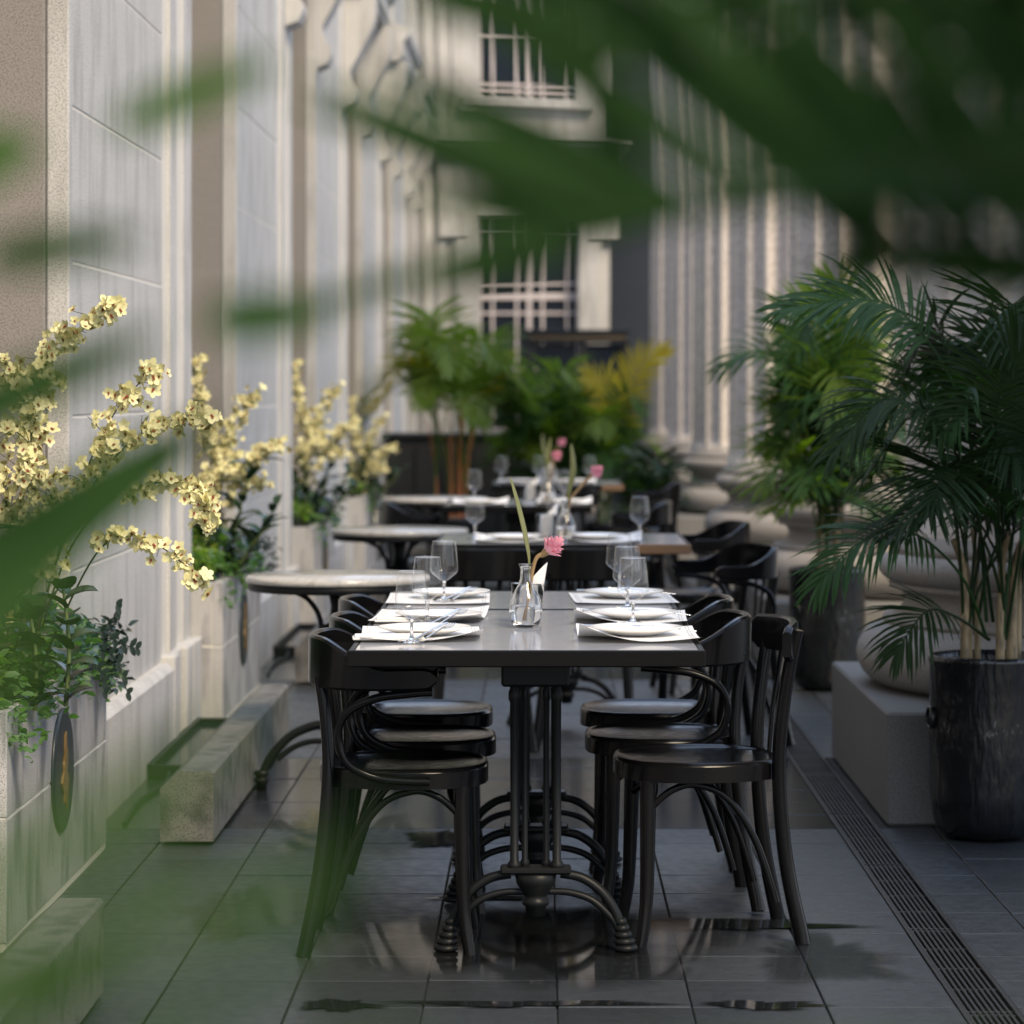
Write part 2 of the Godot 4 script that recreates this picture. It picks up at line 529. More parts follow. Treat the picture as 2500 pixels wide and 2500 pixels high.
func facade() -> void:
	var wall := thing("stone_facade", "pale ashlar facade with piers and recessed bays along the left side", "wall")
	var st := new_st()
	box(st, Vector3(-2.6, 0, -34.0), Vector3(-2.0, 7.4, 2.0))
	part("back_wall", st, M["facade stone"], wall)
	var fx := -1.41
	var gap := 0.004
	for k in range(-1, 6):
		var ds := 8.72 + 4.785 * k
		var de := ds + 3.14
		var body := de - 0.89
		var last := k == 5
		if last: de = 34.0; body = 34.0
		var pier := Node3D.new()
		pier.name = "pier" if k == -1 else "pier_%03d" % (k + 1)
		wall.add_child(pier)
		# mortar core, then the courses
		var core := new_st()
		box(core, Vector3(-2.0, 0.0, -de + 0.012), Vector3(fx - 0.0025, 7.38, -ds - 0.003))
		part("mortar", core, M["granite joint"], pier)
		var y := 0.335
		var course := 0
		while y < 7.3:
			var h := 0.4655
			var b := new_st()
			box(b, Vector3(-1.98, y + gap, -body), Vector3(fx + rng.randf_range(-0.001, 0.001), y + h, -ds), 0.004)
			part("stone_block", b, M["facade stone"], pier)
			y += h
			course += 1
		# plinth course
		var half := (body - ds) / 2
		for j in 2:
			var p := new_st()
			extrude_z(p, [Vector2(-1.98, 0), Vector2(-1.365, 0), Vector2(-1.365, 0.31), Vector2(-1.385, 0.333), Vector2(-1.98, 0.333)], -ds - half * (j + 1) + 0.002, -ds - half * j - 0.002 + (0.02 if j == 0 else 0.0))
			part("plinth_stone", p, M["facade stone"], pier)
		if not last:
			# moulded end: fillets and grooves running up
			var prof := [Vector2(-1.98, -body - 0.001), Vector2(-1.455, -body - 0.001), Vector2(-1.455, -body - 0.15), Vector2(-1.40, -body - 0.16), Vector2(-1.40, -body - 0.36), Vector2(-1.445, -body - 0.375), Vector2(-1.445, -body - 0.45), Vector2(-1.415, -body - 0.46), Vector2(-1.415, -body - 0.50), Vector2(-1.45, -body - 0.51), Vector2(-1.45, -body - 0.60), Vector2(-1.405, -body - 0.62), Vector2(-1.405, -de), Vector2(-1.98, -de)]
			var mo := new_st()
			extrude_y(mo, prof, 0.335, 7.36)
			part("moulding", mo, M["facade stone"], pier)
			var foot := new_st()
			for z in [[0.0, 0.14], [0.18, 0.36], [0.40, 0.58], [0.61, 0.89]]:
				box(foot, Vector3(-1.98, 0, -body - z[1]), Vector3(-1.362 if z[0] != 0.18 else -1.382, 0.36, -body - z[0] - 0.003), 0.006)
			part("plinth_end", foot, M["facade stone"], pier)
		var near := new_st()
		box(near, Vector3(-1.46, 0.335, -ds - 0.05), Vector3(-1.393, 7.36, -ds + 0.012), 0.005)
		box(near, Vector3(-1.46, 0.335, -ds - 0.11), Vector3(-1.402, 7.36, -ds - 0.075), 0.003)
		part("bead", near, M["facade stone"], pier)
		# the bay after this pier: wall over the opening, hood and its consoles
		if last: continue
		var a := de
		var b2 := ds + 4.785
		var over := new_st()
		box(over, Vector3(-1.99, 4.19, -b2 + 0.01), Vector3(-1.47, 7.35, -a - 0.01))
		part("lintel", over, M["facade stone"], wall)
		var win := new_st()
		box(win, Vector3(-1.995, 0.75, -b2 + 0.22), Vector3(-1.975, 3.45, -a - 0.22))
		part("window_pane", win, M["window glass"], wall)
		var fr := new_st()
		for q in 5:
			var zz := lerpf(-a - 0.22, -b2 + 0.22, q / 4.0)
			box(fr, Vector3(-1.99, 0.75, zz - 0.02), Vector3(-1.955, 3.45, zz + 0.02))
		for q in 6:
			var yy := 0.75 + 2.7 * q / 5.0
			box(fr, Vector3(-1.985, yy - 0.018, -b2 + 0.2), Vector3(-1.95, yy + 0.018, -a - 0.2))
		part("window_frame", fr, M["window frame"], wall)
		var mid := (a + b2) / 2
		var hood := new_st()
		extrude_z(hood, [Vector2(-1.46, 4.22), Vector2(-1.235, 4.22), Vector2(-1.235, 4.25), Vector2(-1.205, 4.275), Vector2(-1.205, 4.40), Vector2(-1.175, 4.425), Vector2(-1.15, 4.46), Vector2(-1.15, 4.52), Vector2(-1.46, 4.60)], -mid - 1.30, -mid + 1.30)
		part("hood", hood, M["facade stone"], wall)
		for s in [-1.0, 1.0]:
			var cz: float = -mid + s * 1.08
			var con := new_st()
			var sc := []
			for q in 33:
				var t := q / 32.0
				var yy := 4.215 - 0.86 * t
				var ex := 0.175 * smoothstep(0.78, 0.18, t) + 0.055 + 0.045 * exp(-pow((t - 0.88) / 0.09, 2)) - 0.02 * exp(-pow((t - 0.70) / 0.08, 2))
				if t > 0.97: ex *= (1.0 - t) / 0.03
				sc.append(Vector2(-1.412 + ex, yy))
			sc.append(Vector2(-1.43, 3.355))
			sc.append(Vector2(-1.43, 4.215))
			extrude_z(con, sc, cz - 0.14, cz + 0.14)
			part("console", con, M["facade stone"], wall)
		var ret := new_st()
		box(ret, Vector3(-1.97, 0.336, -b2 + 0.001), Vector3(-1.462, 4.18, -b2 + 0.03), 0.003)
		part("return_slab", ret, M["return granite"], wall)

func end_wall() -> void:
	var w := thing("end_wall", "grey stone wall closing the terrace with two stacked barred windows", "wall")
	var z := -34.0
	var wl := -0.713
	var wr := 0.415
	var seg := [
		[-2.6, wl, 0.0, 7.4, 0.0], [wr, 0.78, 0.0, 7.4, 0.0], [0.78, 4.2, 0.0, 7.4, -1.4],
		[wl, wr, 3.37, 4.70, 0.0], [wl, wr, 6.9, 7.4, 0.0], [wl, wr, 0.0, 0.9, 0.0]]
	for s in seg:
		var st := new_st()
		box(st, Vector3(s[0], s[2], z - 0.6 + s[4]), Vector3(s[1] + (0.002 if s[1] < 4 else 0.0), s[3], z + s[4] + rng.randf_range(-0.002, 0.002)))
		part("stone_panel", st, M["facade stone"] if s[0] < 0.5 else M["granite"], w)
	for s in [[-1.36, -1.25, 0.07], [-1.20, -1.10, 0.05], [-1.04, -0.98, 0.035]]:
		var st := new_st()
		box(st, Vector3(s[0], 0.4, z + 0.001), Vector3(s[1], 7.3, z + s[2]), 0.01)
		part("pilaster_strip", st, M["facade stone"], w)
	for s in [-1.0, 1.0]:
		var st := new_st()
		var cx: float = -0.149 + s * 0.70
		box(st, Vector3(cx - 0.13, 0.3, z + 0.001), Vector3(cx + 0.13, 3.7, z + 0.09), 0.01)
		box(st, Vector3(cx - 0.17 + s * 0.16, 3.10, z + 0.002), Vector3(cx + 0.17 + s * 0.16, 4.04, z + 0.12), 0.01)
		part("window_surround", st, M["facade stone"], w)
	var lin_ := new_st()
	box(lin_, Vector3(-0.86, 3.38, z + 0.001), Vector3(0.56, 4.04, z + 0.07), 0.01)
	part("frieze", lin_, M["facade stone"], w)
	var cor := new_st()
	for c in [[4.04, 4.09, 0.16], [4.09, 4.16, 0.26], [4.16, 4.22, 0.34]]:
		box(cor, Vector3(-1.12 - c[2] * 0.5, c[0], z + 0.001), Vector3(0.84 + c[2] * 0.5, c[1] - 0.002, z + c[2]), 0.008)
	part("cornice", cor, M["facade stone"], w)
	var sill := new_st()
	box(sill, Vector3(-0.93, 4.58, z + 0.001), Vector3(0.63, 4.70, z + 0.14), 0.01)
	part("sill", sill, M["facade stone"], w)
	for v in [[0.9, 3.37], [4.70, 6.9]]:
		var win := Node3D.new()
		win.name = "window" if v[0] < 2 else "window_001"
		w.add_child(win)
		var xs := [wl, -0.567, -0.287, -0.143, 0.012, 0.293, wr]
		var ys := [0.9, 1.6, 2.246, 2.44, 2.588, 3.19, 3.37] if v[0] < 2 else [4.70, 4.80, 4.88, 5.47, 6.1, 6.7, 6.9]
		for i in xs.size() - 1:
			for j in ys.size() - 1:
				var st := new_st()
				box(st, Vector3(xs[i] + 0.002, ys[j] + 0.002, z - 0.22), Vector3(xs[i + 1] - 0.002, ys[j + 1] - 0.002, z - 0.21))
				part("pane", st, M["window glass"], win)
		var fr := new_st()
		for i in xs.size():
			var t: float = 0.025 if i == 3 else 0.015
			box(fr, Vector3(xs[i] - t, v[0], z - 0.215), Vector3(xs[i] + t, v[1], z - 0.16))
		for j in ys.size():
			var t: float = 0.036 if absf(ys[j] - 2.44) < 0.01 else 0.014
			box(fr, Vector3(wl, ys[j] - t, z - 0.213), Vector3(wr, ys[j] + t, z - 0.165))
		part("glazing_bars", fr, M["window frame"], win)

func columns() -> void:
	var proto: Node3D = null
	var names := ["massive fluted stone column behind the black palm pot nearest the camera", "second fluted stone column from the camera, behind the farther palm pot", "third fluted stone column from the camera with its moulded base in view", "fourth fluted stone column from the camera, beyond the third", "fifth fluted stone column from the camera, seen only at its left edge", "farthest fluted stone column beside the end wall"]
	for i in COL.size():
		var at := Vector3(1.935, 0, -COL[i])
		if proto:
			copy(proto, names[i], at, 0.0, "fluted columns along the right side")
			continue
		proto = thing("fluted_column", names[0], "column", at, 0.0, "fluted columns along the right side")
		var st := new_st()
		box(st, Vector3(-0.868, 0, -0.868), Vector3(0.868, 0.35, 0.868), 0.008)
		part("plinth", st, M["granite"], proto)
		var b := new_st()
		var prof := [Vector2(0.0, 0.351), Vector2(0.76, 0.351)]
		prof.append_array(torus_prof(0.76, 0.105, 0.353, 0.565, 10))
		prof.append_array([Vector2(0.775, 0.567), Vector2(0.775, 0.585), Vector2(0.745, 0.588)])
		for q in 7:
			var a := PI * q / 6
			prof.append(Vector2(0.745 - 0.035 * sin(a) - 0.02 * q / 6.0, lerpf(0.59, 0.68, q / 6.0)))
		prof.append_array([Vector2(0.755, 0.683), Vector2(0.755, 0.70)])
		prof.append_array(torus_prof(0.735, 0.055, 0.702, 0.80, 8))
		prof.append_array([Vector2(0.745, 0.802), Vector2(0.745, 0.825), Vector2(0.72, 0.84), Vector2(0.705, 0.88), Vector2(0.0, 0.885)])
		lathe(b, prof, 64)
		part("base", b, M["base stone"], proto)
		var sh := new_st()
		sh.set_smooth_group(1)
		var flutes := 24
		var per := 10
		var hs := [0.86, 0.90, 0.93, 0.97, 3.0, 5.0, 7.0]
		var rs := [0.712, 0.706, 0.703, 0.70, 0.695, 0.685, 0.67]
		var dep := [0.0, 0.0, 0.6, 1.0, 1.0, 1.0, 1.0]
		var rings := []
		for j in hs.size():
			var ring := []
			for k in flutes * per:
				var ph := float(k % per) / per
				var cut := 0.0
				if ph > 0.1 and ph < 0.9: cut = 0.078 * sqrt(maxf(0.0, 1.0 - pow((ph - 0.5) / 0.40, 2)))
				var r: float = rs[j] - cut * dep[j]
				var a := TAU * k / (flutes * per)
				ring.append(Vector3(cos(a) * r, hs[j], sin(a) * r))
			rings.append(ring)
		for j in hs.size() - 1:
			for k in flutes * per:
				var k2 := (k + 1) % (flutes * per)
				quad(sh, rings[j][k2], rings[j][k], rings[j + 1][k], rings[j + 1][k2])
		part("shaft", sh, M["column stone"], proto)

func drain() -> void:
	var d := thing("floor_drain", "long slotted metal drain channel in the paving beside the columns", "drain")
	var st := new_st()
	box(st, Vector3(0.905, -0.05, -36), Vector3(1.035, -0.03, 1))
	part("channel", st, M["drain dark"], d)
	for s in [0.907, 1.024]:
		var r := new_st()
		box(r, Vector3(s, -0.03, -36), Vector3(s + 0.009, 0.002, 1), 0.001)
		part("rail", r, M["drain metal"], d)
	var g := new_st()
	for k in 8:
		var x := 0.9215 + k * 0.0132
		box(g, Vector3(x - 0.0036, -0.02, -0.494), Vector3(x + 0.0036, -0.001, 0.494), 0.001)
	for k in 5:
		var z := -0.48 + k * 0.24
		box(g, Vector3(0.916, -0.022, z - 0.006), Vector3(1.024, -0.004, z + 0.006))
	var gm := mesh_of(g)
	for k in 32:
		put("grating", gm, M["drain metal"], d, Vector3(0, rng.randf_range(-0.0015, 0.001), -3.9 - k))

func kerbs_and_troughs() -> void:
	var where := ["long grey granite kerb block at the lower left, nearest the camera", "grey granite kerb block with a cut corner below the second planter", "grey granite kerb block third from the camera, beyond the first round table", "farthest grey granite kerb block along the facade"]
	var proto: Node3D = null
	for k in 4:
		var d0 := 8.72 + 4.785 * (k - 1)
		var at := Vector3(-1.05, 0, -d0)
		if proto: copy(proto, where[k], at, 0.0, "granite kerb blocks along the facade")
		else:
			var st := new_st()
			var prof := [Vector2(-0.08, 0.012), Vector2(0.078, 0.012), Vector2(0.078, 0.212), Vector2(0.070, 0.22), Vector2(-0.02, 0.22), Vector2(-0.08, 0.168)]
			extrude_z(st, prof, -2.62, -0.02)
			var o := part("kerb_block", st, M["kerb stone"])
			o.position = at
			tag(o, where[k], "kerb block", "granite kerb blocks along the facade")
			proto = o
	var tw := ["dark metal uplight trough on the paving below the nearest pier", "dark metal uplight trough beside the facade behind the first round table", "farthest dark metal uplight trough at the foot of the facade"]
	proto = null
	for k in 3:
		var at := Vector3(-1.26, 0, -(10.22 + 4.785 * k))
		if proto: copy(proto, tw[k], at, 0.0, "uplight troughs at the foot of the facade")
		else:
			proto = thing("uplight_trough", tw[k], "light trough", at, 0.0, "uplight troughs at the foot of the facade")
			var st := new_st()
			for x in [-0.098, 0.098]: box(st, Vector3(x - 0.012, 0.003, -1.5), Vector3(x + 0.012, 0.05, 0), 0.003)
			for z in [-1.5, -0.02]: box(st, Vector3(-0.086, 0.003, z), Vector3(0.086, 0.048, z + 0.02), 0.003)
			part("frame", st, M["cast iron"], proto)
			var gl := new_st()
			box(gl, Vector3(-0.086, 0.004, -1.48), Vector3(0.086, 0.026, -0.02))
			part("cover_glass", gl, M["window glass"], proto)
			var cb := new_st()
			tube(cb, curve([Vector3(-0.03, 0.03, -0.03), Vector3(-0.02, 0.012, 0.2), Vector3(-0.05, 0.009, 0.6), Vector3(-0.03, 0.009, 1.1)]), 0.007, 0.007, 6)
			part("cable", cb, M["cast iron"], proto)

func puddle(label: String, c: Vector3, rx: float, rz: float, seed_: int, rough := 0.35, wet := 1.0) -> void:
	var n := FastNoiseLite.new()
	n.seed = seed_
	n.frequency = 0.9
	var st := new_st()
	st.set_smooth_group(-1)
	var pts := []
	for i in 72:
		var a := TAU * i / 72
		var v := Vector2(cos(a), sin(a))
		var r := 1.0 + rough * n.get_noise_2d(v.x * 1.3, v.y * 1.3) * 1.6 + 0.05 * n.get_noise_2d(v.x * 7, v.y * 7)
		pts.append(Vector3(v.x * rx * r, 0, v.y * rz * r))
	for i in 72:
		var a: Vector3 = pts[i]
		var b: Vector3 = pts[(i + 1) % 72]
		for lv in [[0.0, 0.80, 1.0, 1.0], [0.80, 0.90, 1.0, 0.75], [0.90, 1.12, 0.75, 0.0]]:
			var q := [a * lv[0], b * lv[0], b * lv[1], a * lv[1]]
			var al := [lv[2], lv[2], lv[3], lv[3]]
			for k in [0, 3, 2, 0, 2, 1]:
				st.set_color(Color(1, 1, 1, al[k] * wet))
				st.add_vertex(q[k])
	var o := part("puddle", st, M["puddle"])
	o.position = c + Vector3(0, 0.0032, 0)
	tag(o, label, "puddle", "water left on the paving")

# ---------------------------------------------------------------- furniture
func band(st: SurfaceTool, path: Array, y0s: Array, y1s: Array, th: float) -> void:
	# upright band along a plan path (x, z in Vector3), thickness th, with heights per point
	var n := path.size()
	var rings := []
	for i in n:
		var t: Vector3 = (path[mini(i + 1, n - 1)] - path[maxi(i - 1, 0)]).normalized()
		var s := Vector3(t.z, 0, -t.x) * th / 2
		var y0: float = y0s[i]
		var y1: float = y1s[i]
		var e := minf(0.006, (y1 - y0) * 0.3)
		var p: Vector3 = path[i]
		rings.append([p - s + Vector3(0, y0 + e, 0), p - s * 0.5 + Vector3(0, y0, 0), p + s * 0.5 + Vector3(0, y0, 0), p + s + Vector3(0, y0 + e, 0), p + s + Vector3(0, y1 - e, 0), p + s * 0.5 + Vector3(0, y1, 0), p - s * 0.5 + Vector3(0, y1, 0), p - s + Vector3(0, y1 - e, 0)])
	for i in n - 1:
		for k in 8:
			var k2 := (k + 1) % 8
			st.set_smooth_group(2 + k)
			quad(st, rings[i][k2], rings[i][k], rings[i + 1][k], rings[i + 1][k2])
	st.set_smooth_group(-1)
	for k in 6:
		tri(st, rings[0][0], rings[0][k + 1], rings[0][k + 2])
		tri(st, rings[n - 1][0], rings[n - 1][k + 2], rings[n - 1][k + 1])

func seat_parts(t: Node3D) -> void:
	var L: Material = M["black lacquer"]
	var outline := []
	for i in 48:
		var a := TAU * i / 48
		var c := cos(a)
		var s := sin(a)
		var e := 2.6
		var r := pow(pow(absf(c), e) + pow(absf(s), e), -1.0 / e)
		outline.append(Vector3(c * r * 0.205, 0, s * r * (0.205 if c > 0 else 0.205 + 0.02 * c)))
	var st := new_st()
	# dished seat panel and rolled rim
	var rings := [[1.0, 0.398], [1.0, 0.436], [0.985, 0.444], [0.955, 0.446], [0.925, 0.442], [0.86, 0.4385], [0.55, 0.433], [0.0, 0.431]]
	for j in rings.size() - 1:
		st.set_smooth_group(1 if j < 1 else 2)
		for i in 48:
			var a: Vector3 = outline[i]
			var b: Vector3 = outline[(i + 1) % 48]
			var f0: float = rings[j][0]
			var f1: float = rings[j + 1][0]
			var y0: float = rings[j][1]
			var y1: float = rings[j + 1][1]
			quad(st, b * f0 + Vector3(0, y0, 0), a * f0 + Vector3(0, y0, 0), a * f1 + Vector3(0, y1, 0), b * f1 + Vector3(0, y1, 0))
	for i in 48:
		st.set_smooth_group(-1)
		tri(st, Vector3(0, 0.398, 0), outline[i] + Vector3(0, 0.398, 0), outline[(i + 1) % 48] + Vector3(0, 0.398, 0))
	part("seat", st, L, t)
	for s in [-1.0, 1.0]:
		var f := new_st()
		tube(f, curve([Vector3(0.142, 0.40, s * 0.150), Vector3(0.145, 0.25, s * 0.158), Vector3(0.15, 0.10, s * 0.168), Vector3(0.165, 0.0, s * 0.18)], 4), 0.021, 0.0145, 8)
		part("leg", f, L, t)
		# side brace
		var b := new_st()
		tube(b, curve([Vector3(0.135, 0.335, s * 0.155), Vector3(0.09, 0.375, s * 0.163), Vector3(0.03, 0.39, s * 0.165), Vector3(-0.05, 0.355, s * 0.160), Vector3(-0.12, 0.25, s * 0.155), Vector3(-0.17, 0.10, s * 0.158)], 5), 0.0095, 0.0095, 6)
		part("brace", b, L, t)
	var fb := new_st()
	tube(fb, curve([Vector3(0.145, 0.33, -0.15), Vector3(0.12, 0.36, -0.09), Vector3(0.11, 0.385, 0), Vector3(0.12, 0.36, 0.09), Vector3(0.145, 0.33, 0.15)], 5), 0.0095, 0.0095, 6)
	part("brace", fb, L, t)

func make_armchair(label: String, at: Vector3, turn: float, group: String) -> Node3D:
	var t := thing("bistro_armchair", label, "armchair", at, turn, group)
	var L: Material = M["black lacquer"]
	seat_parts(t)
	for s in [-1.0, 1.0]:
		var p := new_st()
		tube(p, curve([Vector3(-0.232, 0, s * 0.185), Vector3(-0.195, 0.2, s * 0.162), Vector3(-0.175, 0.42, s * 0.148), Vector3(-0.182, 0.56, s * 0.135), Vector3(-0.198, 0.66, s * 0.128)], 5), 0.0185, 0.0145, 8, 1.0, Vector3.UP, [])
		part("leg", p, L, t)
		var a := new_st()
		tube(a, curve([Vector3(0.075, 0.632, s * 0.212), Vector3(0.02, 0.628, s * 0.218), Vector3(-0.06, 0.617, s * 0.224), Vector3(-0.125, 0.585, s * 0.226), Vector3(-0.148, 0.53, s * 0.226), Vector3(-0.128, 0.467, s * 0.222), Vector3(-0.07, 0.432, s * 0.214), Vector3(0.0, 0.421, s * 0.213), Vector3(0.07, 0.419, s * 0.21)], 5), 0.0105, 0.0105, 7)
		part("arm_support", a, L, t)
	var path := []
	var y0 := []
	var y1 := []
	for i in 41:
		var f := (i - 20) / 20.0
		var g := absf(f)
		var p: Vector3
		if g > 0.55:
			p = Vector3(lerpf(-0.075, 0.085, (g - 0.55) / 0.45), 0, signf(f) * lerpf(0.226, 0.205, pow((g - 0.55) / 0.45, 2)))
		else:
			var a := g / 0.55 * PI / 2
			p = Vector3(-0.075 - 0.148 * cos(a), 0, signf(f) * 0.226 * sin(a))
		path.append(p)
		var tip := clampf((1.0 - g) / 0.06, 0.0, 1.0)
		y0.append(lerpf(0.652, 0.635, tip))
		var rise := smoothstep(0.66, 0.22, g)
		y1.append(lerpf(0.672, lerpf(0.688, 0.757, rise), tip))
	var st := new_st()
	band(st, path, y0, y1, 0.021)
	part("backrest", st, L, t)
	for k in [-1.0, 0.0, 1.0]:
		var sl := new_st()
		tube(sl, [Vector3(-0.185, 0.41, k * 0.045), Vector3(-0.196, 0.52, k * 0.052), Vector3(-0.212 + absf(k) * 0.006, 0.65, k * 0.066)], 0.012, 0.009, 6, 0.45, Vector3.RIGHT)
		part("slat", sl, L, t)
	return t

func make_chair(label: String, at: Vector3, turn: float, group: String) -> Node3D:
	var t := thing("bistro_chair", label, "chair", at, turn, group)
	var L: Material = M["black lacquer"]
	seat_parts(t)
	for s in [-1.0, 1.0]:
		var p := new_st()
		tube(p, curve([Vector3(-0.235, 0, s * 0.172), Vector3(-0.195, 0.2, s * 0.158), Vector3(-0.178, 0.42, s * 0.155), Vector3(-0.19, 0.60, s * 0.165), Vector3(-0.218, 0.765, s * 0.182)], 5), 0.0195, 0.016, 8)
		part("leg", p, L, t)
	var path := []
	var y0 := []
	var y1 := []
	for i in 25:
		var f := (i - 12) / 12.0
		path.append(Vector3(-0.235 + 0.05 * f * f, 0, 0.222 * f))
		var e := clampf((1 - absf(f)) / 0.08, 0, 1)
		y0.append(0.69 + 0.012 * (1 - e))
		y1.append(0.782 - 0.012 * (1 - e) - 0.008 * f * f)
	var st := new_st()
	band(st, path, y0, y1, 0.022)
	part("backrest", st, L, t)
	for k in [-1.0, 1.0]:
		var sl := new_st()
		tube(sl, [Vector3(-0.186, 0.41, k * 0.04), Vector3(-0.197, 0.55, k * 0.045), Vector3(-0.226, 0.70, k * 0.07)], 0.0125, 0.015, 6, 0.4, Vector3.RIGHT)
		part("slat", sl, L, t)
	return t

func trestle(t: Node3D, x: float, z: float) -> void:
	var b := Node3D.new()
	b.name = "pedestal"
	var n := 0
	while t.has_node(NodePath(String(b.name))):
		n += 1
		b.name = "pedestal_%03d" % n
	t.add_child(b)
	b.position = Vector3(x, 0, z)
	var I: Material = M["cast iron"]
	for c in [[-0.051, 0.012, 0.0105], [0.051, 0.012, 0.0105], [-0.026, -0.014, 0.0075], [0.026, -0.014, 0.0075]]:
		var st := new_st()
		var r: float = c[2]
		lathe(st, [Vector2(0, 0.2), Vector2(r * 1.5, 0.2), Vector2(r * 1.5, 0.215), Vector2(r, 0.222), Vector2(r * 0.92, 0.42), Vector2(r, 0.60), Vector2(r * 1.35, 0.607), Vector2(r * 1.35, 0.625), Vector2(r, 0.632), Vector2(r, 0.70), Vector2(0, 0.70)], 10, Vector3(c[0], 0, c[1]))
		part("column", st, I, b)
	var pl := new_st()
	box(pl, Vector3(-0.082, 0.64, -0.05), Vector3(0.082, 0.712, 0.05), 0.006)
	box(pl, Vector3(-0.26, 0.694, -0.025), Vector3(0.26, 0.712, 0.025), 0.004)
	part("top_plate", pl, I, b)
	var hub := new_st()
	box(hub, Vector3(-0.085, 0.19, -0.035), Vector3(0.085, 0.206, 0.035), 0.005)
	lathe(hub, [Vector2(0, 0.19), Vector2(0.05, 0.188), Vector2(0.046, 0.165), Vector2(0.030, 0.14), Vector2(0.027, 0.13), Vector2(0.032, 0.127), Vector2(0.032, 0.115), Vector2(0.025, 0.11), Vector2(0.023, 0.088), Vector2(0, 0.085)], 20)
	part("hub", hub, I, b)
	for s in [-1.0, 1.0]:
		var lg := new_st()
		tube(lg, curve([Vector3(s * 0.06, 0.188, 0), Vector3(s * 0.11, 0.178, 0), Vector3(s * 0.155, 0.148, 0.003), Vector3(s * 0.187, 0.105, 0.005), Vector3(s * 0.202, 0.065, 0.005)], 5), 0.0115, 0.013, 7)
		tube(lg, curve([Vector3(s * 0.03, 0.145, 0), Vector3(s * 0.08, 0.143, 0), Vector3(s * 0.135, 0.125, 0.003), Vector3(s * 0.18, 0.085, 0.005), Vector3(s * 0.196, 0.06, 0.005)], 5), 0.0085, 0.010, 7)
		for k in 5:
			var y := 0.075 - k * 0.0155
			var rr := 0.015 + k * 0.0036
			lathe(lg, [Vector2(0, y + 0.008), Vector2(rr * 0.8, y + 0.008), Vector2(rr, y + 0.002), Vector2(rr, y - 0.005), Vector2(rr * 0.8, y - 0.0085), Vector2(0, y - 0.0085)], 12, Vector3(s * (0.203 + k * 0.003), 0, 0.005))
		part("foot", lg, I, b)

func rect_table(called: String, label: String, x0: float, x1: float, d0: float, d1: float, trestles: Array, group: String, sun_tint := 0.0) -> Node3D:
	var c := Vector3((x0 + x1) / 2, 0, -(d0 + d1) / 2)
	var t := thing(called, label, "table", c, 0.0, group)
	var hx := (x1 - x0) / 2
	var hz := (d1 - d0) / 2
	var e := 0.016
	var ed := new_st()
	var wx := hx - sun_tint
	box(ed, Vector3(-hx, 0.712, hz - e), Vector3(wx, 0.7505, hz), 0.003)
	box(ed, Vector3(-hx, 0.7118, -hz), Vector3(hx, 0.7503, -hz + e), 0.003)
	box(ed, Vector3(-hx + 0.0005, 0.7122, -hz + e), Vector3(-hx + e, 0.7501, hz - e), 0.003)
	box(ed, Vector3(hx - e, 0.7122, -hz + e), Vector3(hx - 0.0005, 0.7501, hz - e), 0.003)
	box(ed, Vector3(-hx + e, 0.713, -hz + e), Vector3(hx - e, 0.73, hz - e))
	part("edge", ed, M["black edge"], t)
	if sun_tint > 0.0:  # patch of sun on the black edge, painted as a brown end piece
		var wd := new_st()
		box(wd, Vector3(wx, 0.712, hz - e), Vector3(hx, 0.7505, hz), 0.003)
		tag(part("sun_tinted_edge", wd, M["brown edge"], t), "end of the black table edge with warm sun painted on in brown")
	var tp := new_st()
	box(tp, Vector3(-hx + e, 0.731, -hz + e), Vector3(hx - e, 0.7495, hz - e), 0.001)
	part("tabletop", tp, M["grey marble"], t)
	for z in trestles:
		trestle(t, 0.02, -z - c.z)
	return t

